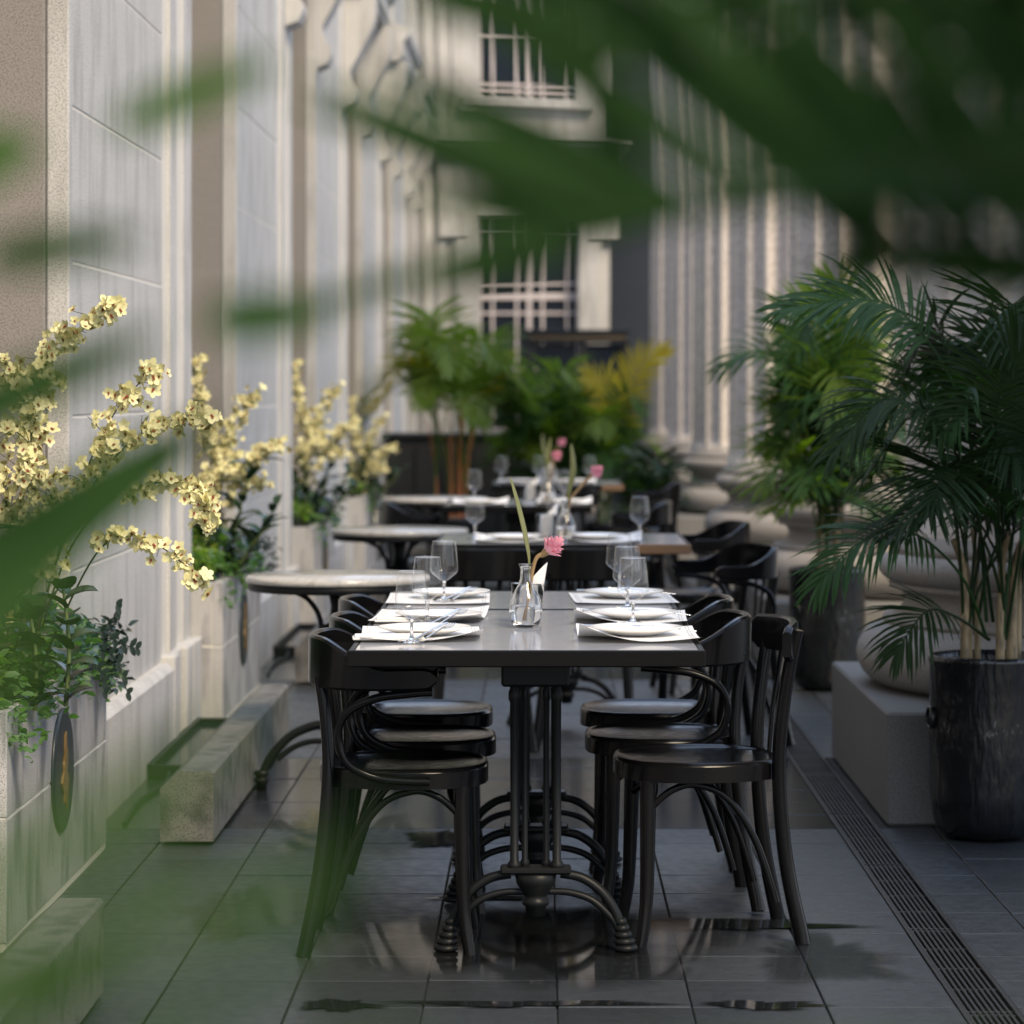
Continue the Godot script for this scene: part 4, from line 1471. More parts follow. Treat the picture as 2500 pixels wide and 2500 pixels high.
func far_end() -> void:
	var c := thing("service_counter", "black panelled service counter behind the far palms", "counter", Vector3(-0.72, 0, -25.2))
	var st := new_st()
	box(st, Vector3(-0.60, 0.06, -0.3), Vector3(0.60, 0.95, 0.28), 0.01)
	part("carcass", st, M["black timber"], c)
	for k in 5:
		var p := new_st()
		box(p, Vector3(-0.58 + k * 0.235, 0.14, 0.281), Vector3(-0.365 + k * 0.235, 0.88, 0.30), 0.008)
		part("panel", p, M["black timber"], c)
	var tp := new_st()
	box(tp, Vector3(-0.63, 0.951, -0.33), Vector3(0.63, 0.99, 0.33), 0.008)
	part("worktop", tp, M["black timber"], c)
	var e := thing("entrance_screen", "dark timber entrance screen with a gilt line, before the end wall", "screen", Vector3(0.43, 0, -33.0))
	for x in [-0.55, 0.02, 0.52]:
		var p := new_st()
		box(p, Vector3(x - 0.05, 0, -0.06), Vector3(x + 0.05, 1.88, 0.06), 0.008)
		part("post", p, M["black timber"], e)
	var bm := new_st()
	box(bm, Vector3(-0.60, 1.88, -0.10), Vector3(0.54, 2.00, 0.10), 0.01)
	box(bm, Vector3(-0.64, 2.001, -0.13), Vector3(0.58, 2.03, 0.13), 0.008)
	part("beam", bm, M["black timber"], e)
	var gl := new_st()
	box(gl, Vector3(-0.56, 1.935, 0.1005), Vector3(0.50, 1.947, 0.104))
	part("gilt_line", gl, M["gilding"], e)
	for x in [-0.265, 0.27]:
		var g := new_st()
		box(g, Vector3(x - 0.22, 0.5, -0.01), Vector3(x + 0.2, 1.87, 0.005))
		part("pane", g, M["window glass"], e)
	var grp := "palms in front of the end wall"
	palm("areca_palm", "yellow-green palm with orange canes at the left of the far group", Vector3(-0.70, 0.3, -23.2), [[0.05, 0.0, 0.030, 0.62], [-0.01, 0.03, 0.018, 0.42], [0.10, -0.02, 0.014, 0.45], [-0.12, 0.05, 0.013, 0.48]], "orange cane", 20, 0.88, 1.66, 0.30, 0.021, ["palm light", "palm light", "palm light", "palm yellow"], [], grp, 101, 26, 0.72, 0.45, 0.45)
	palm("areca_palm", "full green palm in the middle of the far group", Vector3(0.0, 0.25, -23.8), [[0.0, 0.0, 0.022, 0.4], [0.05, 0.03, 0.02, 0.35]], "green cane", 26, 0.70, 1.36, 0.28, 0.022, ["palm mid", "palm light", "palm mid", "palm light"], [], grp, 117, 24, 0.35)
	palm("areca_palm", "palm with upright yellow fronds at the right of the far group", Vector3(0.52, 0.25, -23.4), [[0.0, 0.0, 0.022, 0.4], [-0.05, 0.03, 0.02, 0.35]], "green cane", 18, 0.52, 1.20, 0.24, 0.022, ["palm mid", "palm mid", "palm light"],
		[[[Vector3(0.02, 0.2, 0.02), Vector3(0.10, 0.8, 0.05), Vector3(0.22, 1.22, 0.05), Vector3(0.46, 1.42, 0.05)], Vector3(-0.3, 0.5, 1), 22, 0.9, 1.2, 0.35, 0.3, 0.2, "palm yellow"], [[Vector3(0.02, 0.2, 0.02), Vector3(0.04, 0.8, 0.1), Vector3(-0.02, 1.12, 0.14), Vector3(-0.16, 1.20, 0.2)], Vector3(0.1, 0.6, 1), 20, 0.8, 1.2, 0.4, 0.3, 0.2, "palm yellow"]], grp, 131, 22, 0.35)
	palm("areca_palm", "small blue-green palm low beside the column bases", Vector3(0.74, 0.38, -20.5), [[0.0, 0.0, 0.016, 0.3]], "green cane", 13, 0.42, 0.55, 0.20, 0.02, ["palm dark", "palm dark", "palm mid"], [], grp, 149, 18, 0.3)
	var tub := func(label: String, at: Vector3, r: float, h: float) -> void:
		var t := new_st()
		lathe(t, [Vector2(0, 0.003), Vector2(r * 0.78, 0.003), Vector2(r * 0.98, h), Vector2(r, h + 0.02), Vector2(r * 0.9, h + 0.02), Vector2(r * 0.88, h - 0.04), Vector2(0, h - 0.04)], 28)
		var o := part("plain_tub", t, M["glazed pot"])
		o.position = at
		tag(o, label, "tub", "black tubs under the far palms")
	tub.call("black tub under the orange-caned palm", Vector3(-0.70, 0, -23.2), 0.2, 0.34)
	tub.call("black tub under the full green middle palm", Vector3(0.0, 0, -23.8), 0.2, 0.29)
	tub.call("black tub under the palm with yellow fronds", Vector3(0.52, 0, -23.4), 0.2, 0.29)
	tub.call("black tub under the small blue-green palm", Vector3(0.74, 0, -20.5), 0.13, 0.42)

func planters() -> void:
	var labels := ["stone planter with a round dark emblem, nearest the camera", "stone planter with a round dark emblem beside the second pier", "third stone planter from the camera, behind the first round table", "farthest stone planter, half hidden by the second round table"]
	var proto: Node3D = null
	for k in 4:
		var o := planter(labels[k], 7.07 + 4.785 * k, proto)
		if k == 0: proto = o
	var og := "yellow orchids in the stone planters"
	# nearest orchid, from its own planter (base x -1.45, z -7.75, y 0.55)
	var b := Vector3(-1.42, 0.55, -7.75)
	var sp := [
		[[Vector3(0.02, 0, 0.1), Vector3(0.08, 0.40, 0.15), Vector3(0.10, 0.66, 0.2), Vector3(0.17, 0.87, 0.22), Vector3(0.36, 1.03, 0.25)], 0.46, 58, 0.042],
		[[Vector3(0.03, 0, 0.2), Vector3(0.09, 0.35, 0.25), Vector3(0.13, 0.60, 0.3), Vector3(0.12, 0.78, 0.32), Vector3(0.02, 0.90, 0.35)], 0.46, 52, 0.052],
		[[Vector3(0.02, 0, 0.15), Vector3(0.06, 0.35, 0.22), Vector3(0.07, 0.50, 0.28), Vector3(0.02, 0.66, 0.3), Vector3(-0.06, 0.74, 0.3)], 0.36, 56, 0.06],
		[[Vector3(0.08, 0, 0.1), Vector3(0.16, 0.32, 0.15), Vector3(0.24, 0.55, 0.2), Vector3(0.33, 0.74, 0.2), Vector3(0.44, 0.86, 0.22)], 0.50, 34, 0.032],
		[[Vector3(0.06, 0, 0.05), Vector3(0.18, 0.40, 0.1), Vector3(0.32, 0.62, 0.15), Vector3(0.46, 0.715, 0.2), Vector3(0.58, 0.71, 0.22)], 0.42, 34, 0.030],
		[[Vector3(0.08, 0, 0.12), Vector3(0.20, 0.36, 0.2), Vector3(0.33, 0.52, 0.25), Vector3(0.47, 0.565, 0.28), Vector3(0.56, 0.54, 0.3), Vector3(0.585, 0.46, 0.3)], 0.45, 36, 0.024],
		[[Vector3(0.10, 0, 0.15), Vector3(0.20, 0.22, 0.22), Vector3(0.31, 0.40, 0.3), Vector3(0.41, 0.43, 0.33), Vector3(0.50, 0.38, 0.35), Vector3(0.585, 0.31, 0.36)], 0.40, 28, 0.022],
		[[Vector3(0.04, 0, 0.2), Vector3(0.12, 0.25, 0.3), Vector3(0.18, 0.42, 0.36), Vector3(0.20, 0.52, 0.38), Vector3(0.16, 0.60, 0.4)], 0.32, 44, 0.062],
	]
	orchid("yellow orchid with long arching sprays in the planter nearest the camera", b, sp, 201, 2.7, og)
	var sp2 := [
		[[Vector3(0.0, 0, 0), Vector3(0.03, 0.4, 0.05), Vector3(0.0, 0.72, 0.06), Vector3(-0.04, 0.95, 0.05)], 0.45, 22, 0.03],
		[[Vector3(0.0, 0, 0), Vector3(0.06, 0.4, 0.05), Vector3(0.10, 0.6, 0.06), Vector3(0.21, 0.78, 0.05)], 0.4, 26, 0.04],
		[[Vector3(0.0, 0, 0), Vector3(0.04, 0.32, 0.1), Vector3(0.06, 0.48, 0.1), Vector3(0.02, 0.64, 0.1)], 0.3, 26, 0.05],
		[[Vector3(0.0, 0, 0), Vector3(0.10, 0.36, 0.1), Vector3(0.20, 0.52, 0.12), Vector3(0.34, 0.57, 0.12)], 0.4, 24, 0.035],
		[[Vector3(0.0, 0, 0), Vector3(0.10, 0.30, 0.15), Vector3(0.16, 0.42, 0.15), Vector3(0.26, 0.40, 0.15)], 0.4, 18, 0.03],
		[[Vector3(0.0, 0, 0), Vector3(0.02, 0.25, 0.12), Vector3(0.03, 0.36, 0.14), Vector3(0.0, 0.44, 0.16)], 0.3, 20, 0.045],
	]
	var o2 := orchid("yellow orchid in the second planter, spreading over the pier edge", Vector3(-1.42, 0.55, -12.5), sp2, 211, 4.2, og)
	copy(o2, "tall yellow orchid in the third planter", Vector3(-1.40, 0.58, -17.2), 0.0, og)
	copy(o2, "farthest yellow orchid, its spray hanging over the last planter", Vector3(-1.36, 0.36, -22.0), -0.3, og)
	var lg := "thick-leaved shrubs in the stone planters"
	var l1 := [[[Vector3(0.19, 0.0, 0.15), Vector3(0.20, 0.15, 0.16), Vector3(0.185, 0.30, 0.16)], 16], [[Vector3(0.13, 0.0, 0.25), Vector3(0.135, 0.14, 0.27), Vector3(0.12, 0.26, 0.28)], 13], [[Vector3(0.06, 0.0, 0.3), Vector3(0.05, 0.15, 0.32), Vector3(0.06, 0.28, 0.33)], 13], [[Vector3(0.0, 0.0, 0.3), Vector3(-0.02, 0.25, 0.3), Vector3(0.03, 0.46, 0.32)], 18], [[Vector3(-0.06, 0.0, 0.3), Vector3(-0.05, 0.2, 0.35), Vector3(-0.08, 0.4, 0.36)], 16], [[Vector3(0.05, 0.0, 0.1), Vector3(0.08, 0.2, 0.1), Vector3(0.06, 0.4, 0.12)], 15]]
	leafy("shrub of upright stems with round dark leaves in the nearest planter", Vector3(-1.39, 0.55, -7.6), l1, 0.080, 0.066, "thick leaf", 221, lg)
	var l2 := [[[Vector3(0.08, 0.0, 0.0), Vector3(0.12, 0.2, 0.05), Vector3(0.20, 0.50, 0.1)], 22], [[Vector3(0.0, 0.0, 0.05), Vector3(0.0, 0.2, 0.1), Vector3(-0.02, 0.42, 0.12)], 16], [[Vector3(0.1, 0.0, 0.1), Vector3(0.19, 0.14, 0.15), Vector3(0.27, 0.24, 0.2)], 12], [[Vector3(-0.08, 0.0, 0.1), Vector3(-0.09, 0.15, 0.15), Vector3(-0.07, 0.32, 0.16)], 14], [[Vector3(0.1, 0.0, 0.0), Vector3(0.18, 0.12, 0.0), Vector3(0.3, 0.33, 0.02)], 12]]
	var q := leafy("dark long-leaved shrub in the second planter, behind the round table", Vector3(-1.40, 0.55, -12.35), l2, 0.13, 0.042, "thick leaf", 231, lg)
	copy(q, "dark long-leaved shrub in the third planter", Vector3(-1.40, 0.56, -17.1), 0.4, lg)
	copy(q, "dark long-leaved shrub in the farthest planter", Vector3(-1.38, 0.50, -21.9), 0.9, lg)
	for k in 4:
		ground_cover(["low herbs and trailing blue-green sprigs filling the nearest planter", "low bright herbs filling the second planter", "low herbs filling the third planter", "low herbs filling the farthest planter"][k], Vector3(-1.53, 0.555, -7.88 - 4.785 * k), 0.26, 0.80, [8000, 4000, 2000, 1200][k], 300 + k)
	# sprigs hanging over the far corner of the nearest planter
	rng.seed = 77
	var t := thing("trailing_sprig", "dark sprigs of rounded leaflets hanging over the corner of the nearest planter", "sprig", Vector3(-1.29, 0.60, -8.40))
	for s in [[Vector3(0, 0, 0), Vector3(0.07, 0.05, 0.1), Vector3(0.13, 0.035, 0.16), Vector3(0.17, 0.03, 0.2)], [Vector3(0, 0, 0.05), Vector3(0.07, 0.02, 0.15), Vector3(0.12, -0.02, 0.2), Vector3(0.145, -0.10, 0.22)], [Vector3(0, 0.02, 0), Vector3(0.06, 0.08, 0.1), Vector3(0.10, 0.12, 0.15), Vector3(0.105, 0.15, 0.16)], [Vector3(0, 0, 0.1), Vector3(0.05, -0.01, 0.2), Vector3(0.08, -0.04, 0.25), Vector3(0.085, -0.09, 0.26)]]:
		var c := curve(s, 6)
		var st := new_st()
		tube(st, c, 0.0016, 0.001, 5)
		part("stem", st, M["herb dark"], t)
		for i in range(5, c.size(), 3):
			for sd in [-1.0, 1.0]:
				var lf := new_st()
				blade(lf, c[i], Vector3(0.4, rng.randf_range(-0.5, 0.3), 0) + Vector3(0.2, 1.0, 0) * sd * 0.8, Vector3(0.1, 0.2, 1), rng.randf_range(0.020, 0.032), 0.015, 0.15, 0.1, 4, 0.5)
				part("leaf", lf, M["herb dark"], t)

func tables() -> void:
	var tg := "marble-topped tables in the centre row"
	rect_table("dining_table", "front marble table with a black edge, laid for four", -0.445, 0.376, 6.76, 8.035, [7.08, 7.76], tg)
	rect_table("dining_table", "smaller marble table pushed up behind the front table", -0.443, 0.374, 8.05, 8.79, [8.42], tg)
	rect_table("dining_table", "long marble table in the second row with sun painted brown on its edge end", -0.42, 0.58, 11.45, 12.35, [11.9], tg, 0.22)
	rect_table("dining_table", "marble table in the third row between two napkins", -0.52, 0.26, 15.3, 16.3, [15.8], tg)
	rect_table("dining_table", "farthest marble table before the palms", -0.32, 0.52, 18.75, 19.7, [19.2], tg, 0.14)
	var rg := "round marble cafe tables along the facade"
	var r := make_round_table("round white marble cafe table nearest the camera, left of the front chairs", Vector3(-0.685, 0, -9.95), rg)
	copy(r, "second round white marble cafe table, beside the second row", Vector3(-0.64, 0, -13.3), 0.4, rg)
	copy(r, "farthest round white marble cafe table, before the black counter", Vector3(-0.62, 0, -17.2), 0.8, rg)
	# chairs
	var cg := "black bentwood armchairs at the tables"
	var a := make_armchair("black bentwood armchair at the front left of the front table", Vector3(-0.335, 0, -7.21), 0.0, cg)
	copy(a, "second black armchair on the left of the front table", Vector3(-0.325, 0, -7.77), 0.02, cg)
	copy(a, "third black armchair on the left, at the smaller table", Vector3(-0.345, 0, -8.42), -0.02, cg)
	copy(a, "black armchair in the middle of the right side of the front table", Vector3(0.32, 0, -7.82), PI + 0.05, cg)
	copy(a, "black armchair on the right of the smaller table", Vector3(0.315, 0, -8.44), PI - 0.03, cg)
	copy(a, "black armchair with its back to the camera at the left of the second-row table", Vector3(-0.23, 0, -11.22), PI / 2 + 0.05, cg)
	copy(a, "black armchair with its back to the camera at the middle of the second-row table", Vector3(0.17, 0, -11.25), PI / 2 - 0.04, cg)
	copy(a, "black armchair at the right end of the second-row table", Vector3(0.66, 0, -11.3), PI + 0.35, cg)
	copy(a, "black armchair behind the right end of the second-row table", Vector3(0.70, 0, -13.3), PI + 0.2, cg)
	copy(a, "black armchair at the right of the third-row table", Vector3(0.46, 0, -15.8), PI, cg)
	copy(a, "black armchair at the left of the third-row table", Vector3(-0.62, 0, -15.7), 0.0, cg)
	copy(a, "black armchair at the front of the farthest table", Vector3(0.12, 0, -18.5), PI / 2, cg)
	copy(a, "black armchair at the right of the farthest table", Vector3(0.68, 0, -19.2), PI, cg)
	var sc := "black bentwood chairs without arms"
	make_chair("black bentwood chair without arms at the right front of the front table", Vector3(0.385, 0, -7.33), PI + 0.10, sc)
	# settings
	var ty := 0.7505
	var sides := ["at left", "at right"]
	var rows := ["nearest the camera", "in the middle of the row", "on the smaller table"]
	var mx := [-0.293, 0.232]
	var curls := [[[0.004, 0.002, 0.03, 0.01], [0.004, 0.016, 0.024, 0.006], [0.002, 0.002, 0.004, 0.003]], [[0.012, 0.006, 0.012, 0.045], [0.012, 0.006, 0.010, 0.04], [0.002, 0.002, 0.002, 0.003]]]
	var md := [[7.19, 7.75, 8.42], [7.165, 7.70, 8.44]]
	var pd := [[7.17, 7.62, 8.47], [7.17, 7.68, 8.47]]
	var px := [[-0.285, -0.266, -0.26], [0.228, 0.24, 0.236]]
	var gx := [[-0.304, -0.29, -0.274], [0.231, 0.232, 0.228]]
	var gd := [[6.91, 7.50, 8.30], [7.47, 8.00, 8.66]]
	var glass0: Node3D = null
	var plate0: Node3D = null
	var fork0: Node3D = null
	var knife0: Node3D = null
	for s in 2:
		for k in 3:
			var w: String = "%s, %s" % [sides[s], rows[k]]
			make_mat("white paper place mat with a printed border %s" % w, Vector3(mx[s], ty, -md[s][k]), curls[s][k], 40 + s * 3 + k)
			var pl := "shallow white china bowl %s" % w
			var pp := Vector3(px[s][k], ty + 0.003, -pd[s][k])
			if plate0 == null: plate0 = make_plate(pl, pp)
			else: copy(plate0, pl, pp)
			var gl := "clear stemmed water glass %s" % w
			var gp := Vector3(gx[s][k], ty + (0.0045 if k != 9 else 0.0), -gd[s][k])
			if glass0 == null: glass0 = make_glass(gl, gp)
			else: copy(glass0, gl, gp)
			var fl := "steel fork laid %s" % w
			var fp := Vector3(px[s][k] + 0.04, ty + 0.017, -pd[s][k] + 0.125)
			var kp := Vector3(px[s][k] + 0.02, ty + 0.017, -pd[s][k] + 0.125)
			if s == 1:
				fp = Vector3(px[s][k] + 0.052, ty + 0.017, -pd[s][k] + 0.02)
				kp = Vector3(px[s][k] - 0.03, ty + 0.0075, -pd[s][k] - 0.15)
			var ft := 1.28 if s == 0 else PI + 0.06
			if fork0 == null: fork0 = make_fork(fl, fp, ft, 0.09)
			else:
				var o := copy(fork0, fl, fp, ft)
				o.rotation.z = 0.09
			var kl := "steel knife laid %s" % w
			if knife0 == null: knife0 = make_knife(kl, kp, 1.22, 0.12)
			else:
				var o := copy(knife0, kl, kp, 1.22 if s == 0 else -0.2)
				o.rotation.z = 0.12 if s == 0 else 0.0
	# folded linen under the left forks
	for k in 2:
		var st := new_st()
		box(st, Vector3(-0.085, 0, -0.035), Vector3(0.085, 0.006, 0.035), 0.002)
		box(st, Vector3(-0.08, 0.0062, -0.03), Vector3(0.083, 0.011, 0.033), 0.002)
		var o := part("folded_napkin", st, M["linen"])
		o.position = Vector3(-0.365 + 0.02 * k, ty + 0.004, -7.03 - 0.55 * k)
		o.rotation.y = 0.08
		tag(o, ["folded white napkin at the near left corner of the front table", "folded white napkin at the middle left setting of the front table"][k], "napkin", "folded napkins")
	# centrepieces
	var v0 := make_vase("glass vase half full of water on the front table", Vector3(-0.04, ty, -7.43))
	make_ginger("pink ginger flower leaning right in the front table vase", Vector3(-0.03, ty, -7.43), Vector3.ZERO)
	make_cut_leaf("long narrow rolled leaf rising from the front table vase", Vector3(-0.035, ty, -7.43), [Vector3(-0.005, 0.02, 0), Vector3(0.004, 0.15, 0), Vector3(-0.004, 0.22, 0.0), Vector3(-0.022, 0.30, 0.0), Vector3(-0.043, 0.375, 0.0)], 0.0052)
	var tu := make_tumbler("clear tumbler behind the vase on the front table", Vector3(-0.036, ty, -7.60))
	var na := make_napkin("white paper napkin rolled in the front table tumbler", Vector3(-0.034, ty, -7.60), 0.0)
	var sets := [
		["second-row table", 0.095, 0.02, 11.75, Vector3(0.055, 0.07, 0), [Vector3(0, 0.03, 0), Vector3(0.012, 0.18, 0), Vector3(0.03, 0.28, 0), Vector3(0.022, 0.385, 0)], 0.012],
		["third-row table", 0.03, -0.06, 15.55, Vector3(-0.02, 0.05, 0), [Vector3(0, 0.03, 0), Vector3(0.0, 0.18, 0), Vector3(0.006, 0.27, 0), Vector3(0.016, 0.35, 0)], 0.010],
		["farthest table", 0.06, 0.03, 19.0, Vector3(0.0, 0.06, 0), [Vector3(0, 0.03, 0), Vector3(-0.03, 0.16, 0), Vector3(-0.05, 0.24, 0), Vector3(-0.055, 0.32, 0)], 0.011]]
	for s in sets:
		copy(v0, "glass vase on the %s" % s[0], Vector3(s[1], ty, -s[3]))
		make_ginger("pink ginger flower on the %s" % s[0], Vector3(s[1] + 0.008, ty, -s[3]), s[4])
		make_cut_leaf("pointed green leaf in the vase on the %s" % s[0], Vector3(s[1], ty, -s[3]), s[5], s[6])
		copy(tu, "clear tumbler on the %s" % s[0], Vector3(s[2], ty, -s[3] - 0.1))
		copy(na, "white paper napkin rolled in the tumbler on the %s" % s[0], Vector3(s[2], ty, -s[3] - 0.1), 0.1)
	for g in [["at the left of the second-row table", -0.268, 11.87], ["at the right of the second-row table", 0.394, 11.87], ["behind the napkin of the second-row table", 0.06, 12.1], ["at the left of the third-row table", -0.36, 15.8], ["near the middle of the third-row table", 0.12, 15.7], ["at the left of the farthest table", -0.26, 19.1], ["at the right of the farthest table", 0.31, 19.1], ["by the napkin of the farthest table", -0.02, 19.2]]:
		copy(glass0, "clear stemmed water glass %s" % g[0], Vector3(g[1], ty + 0.002, -g[2]))
	for g in [["at the left of the second-row table", -0.11, 11.75], ["at the right of the second-row table", 0.22, 11.8], ["at the left of the third-row table", -0.33, 15.55], ["at the right of the third-row table", 0.12, 15.6], ["at the left of the farthest table", -0.15, 19.1], ["at the right of the farthest table", 0.2, 19.1]]:
		copy(plate0, "shallow white china bowl %s" % g[0], Vector3(g[1], ty + 0.003, -g[2]))
	for g in [["at the left of the second-row table", -0.12, 11.75], ["at the right of the second-row table", 0.25, 11.75], ["at the left of the third-row table", -0.33, 15.58], ["at the right of the third-row table", 0.12, 15.6], ["at the left of the farthest table", -0.13, 19.05], ["at the right of the farthest table", 0.2, 19.05]]:
		make_mat("white paper place mat %s" % g[0], Vector3(g[1], ty, -g[2]), [0.02, 0.03, 0.01, 0.012], 90 + int(g[2] * 7 + g[1] * 10))

func right_palms() -> void:
	var p := make_pot("black glazed pot at the right edge, before the nearest column", Vector3(1.34, 0, -8.9))
	copy(p, "farther black glazed pot between the first two columns", Vector3(1.285, 0, -13.3), 0.4)
	var grp := "palms in pots by the columns"
	var canes := [[-0.07, 0.05, 0.017, 0.34], [0.03, 0.07, 0.015, 0.36], [0.07, 0.03, 0.019, 0.36], [-0.02, -0.05, 0.011, 0.36], [0.1, -0.05, 0.014, 0.36], [-0.05, 0.0, 0.009, 0.3]]
	# fronds given by hand: the two that arch out to the left
	var ex := [
		[[Vector3(0.0, 0.15, 0.0), Vector3(-0.05, 0.60, 0.1), Vector3(-0.12, 0.86, 0.15), Vector3(-0.26, 1.06, 0.18), Vector3(-0.40, 1.115, 0.2), Vector3(-0.63, 1.085, 0.2)], Vector3(0.25, 0.75, 0.6), 40, 0.85, 1.1, 0.52, 0.75, 0.12, "palm mid"],
		[[Vector3(0.02, 0.15, 0.0), Vector3(-0.06, 0.52, 0.15), Vector3(-0.18, 0.74, 0.25), Vector3(-0.34, 0.82, 0.3), Vector3(-0.50, 0.66, 0.34)], Vector3(0.0, 0.9, 0.45), 36, 0.9, 1.1, 0.45, 0.9, 0.08, "palm dark"],
		[[Vector3(0.0, 0.1, 0.0), Vector3(-0.10, 0.3, 0.15), Vector3(-0.26, 0.43, 0.25), Vector3(-0.42, 0.40, 0.3), Vector3(-0.54, 0.28, 0.34)], Vector3(0.0, 0.9, 0.45), 34, 0.8, 1.0, 0.40, 0.8, 0.1, "palm mid"],
		[[Vector3(0.0, 0.1, 0.05), Vector3(-0.12, 0.18, 0.2), Vector3(-0.22, 0.20, 0.28), Vector3(-0.31, 0.08, 0.3)], Vector3(0.0, 0.9, 0.5), 22, 0.7, 1.0, 0.45, 0.8, 0.1, "palm dark"],
		[[Vector3(0.05, 0.1, 0.05), Vector3(0.0, 0.6, 0.2), Vector3(0.0, 0.85, 0.28), Vector3(0.06, 0.98, 0.34)], Vector3(0.0, 0.6, 0.8), 34, 0.9, 1.0, 0.45, 0.9, 0.1, "palm dark"],
		[[Vector3(0.05, 0.1, 0.05), Vector3(0.10, 0.55, 0.2), Vector3(0.16, 0.75, 0.3), Vector3(0.2, 0.70, 0.42)], Vector3(0.1, 0.6, 0.8), 34, 0.9, 1.0, 0.45, 0.9, 0.1, "palm dark"]]
	palm("areca_palm", "large dark palm with pale canes in the black pot at the right edge", Vector3(1.34, 0.5, -8.9), canes, "pale cane", 22, 0.42, 1.18, 0.23, 0.0115, ["palm dark", "palm dark", "palm mid"], ex, grp, 401, 36, 0.42, 0.5, 0.4)
	var ex2 := [
		[[Vector3(0.0, 0.1, 0.0), Vector3(-0.05, 0.6, 0.05), Vector3(-0.12, 0.9, 0.1), Vector3(-0.30, 1.02, 0.12), Vector3(-0.46, 0.96, 0.12)], Vector3(0.3, 0.8, 0.4), 26, 1.0, 1.0, 0.42, 0.8, 0.1, "palm mid"],
		[[Vector3(0.0, 0.1, 0.0), Vector3(0.03, 0.7, 0.05), Vector3(0.06, 1.1, 0.05), Vector3(0.05, 1.32, 0.02)], Vector3(-0.4, 0.2, 0.9), 26, 1.0, 1.1, 0.42, 0.3, 0.1, "palm light"],
		[[Vector3(0.0, 0.1, 0.0), Vector3(-0.02, 0.7, 0.0), Vector3(-0.06, 1.05, 0.0), Vector3(-0.07, 1.25, -0.02)], Vector3(0.2, 0.2, 0.9), 24, 0.9, 1.1, 0.42, 0.4, 0.1, "palm light"]]
	palm("areca_palm", "slender palm with sunlit upper fronds in the farther black pot", Vector3(1.285, 0.5, -13.3), [[-0.03, 0.02, 0.02, 0.36], [0.04, 0.0, 0.02, 0.36], [0.0, -0.05, 0.016, 0.36]], "pale cane", 30, 0.40, 1.22, 0.25, 0.014, ["palm mid", "palm light", "palm light", "palm mid"], ex2, grp, 419, 34, 0.3, 0.42, 0.4)
	palm("areca_palm", "bright yellow-green palm glimpsed between the column shafts", Vector3(2.05, 0.0, -16.9), [[0.0, 0.0, 0.02, 0.4], [0.06, 0.02, 0.02, 0.4]], "green cane", 16, 0.6, 1.75, 0.26, 0.024, ["palm light", "palm light", "palm yellow"], [], grp, 433, 22, 0.5)

func added_shade_tree() -> void:  # out-of-view tree added so its crown shades the right palm and plinth
	rng.seed = 610
	var t := thing("added_shade_tree", "unseen leafy tree added outside the columns at the right to shade the nearest pot", "tree", Vector3(3.3, 0, -6.1))
	var tr := new_st()
	tube(tr, curve([Vector3(0.1, 0, 0), Vector3(0.05, 0.9, 0.05), Vector3(0, 1.9, 0), Vector3(-0.05, 3.4, 0)], 6), 0.14, 0.06, 10)
	for k in 7:
		var a := TAU * k / 7
		tube(tr, curve([Vector3(0, 1.8 + 0.15 * k, 0), Vector3(cos(a) * 0.5, 2.5 + 0.15 * k, sin(a) * 0.5), Vector3(cos(a) * 1.2, 3.0 + 0.15 * k, sin(a) * 1.2)], 5), 0.05, 0.015, 6)
	part("trunk", tr, M["kerb stone"], t)
	var st := new_st()
	blade(st, Vector3.ZERO, Vector3(1, 0, 0), Vector3.UP, 0.17, 0.08, 0.2, 0.4, 3, 0.5)
	var mm := MultiMesh.new()
	mm.transform_format = MultiMesh.TRANSFORM_3D
	mm.mesh = mesh_of(st)
	mm.instance_count = 6000
	for i in 6000:
		var c := Vector3(rng.randfn(), rng.randfn(), rng.randfn()).normalized() * pow(rng.randf(), 0.45)
		var clump := 0.25 * sin(c.x * 9.0 + 1.0) * sin(c.y * 8.0) * sin(c.z * 9.0 + 2.0)
		var pos := Vector3(c.x * 1.75, 3.8 + c.y * 1.5, c.z * 1.75) * Vector3(1 + clump, 1, 1 + clump)
		mm.set_instance_transform(i, Transform3D(Basis.from_euler(Vector3(rng.randf_range(-0.6, 0.6), rng.randf() * TAU, rng.randf_range(-0.9, 0.3))), pos))
	var o := MultiMeshInstance3D.new()
	o.multimesh = mm
	o.material_override = M["palm mid"]
	o.name = "crown"
	o.set_meta("kind", "stuff")
	t.add_child(o, true)

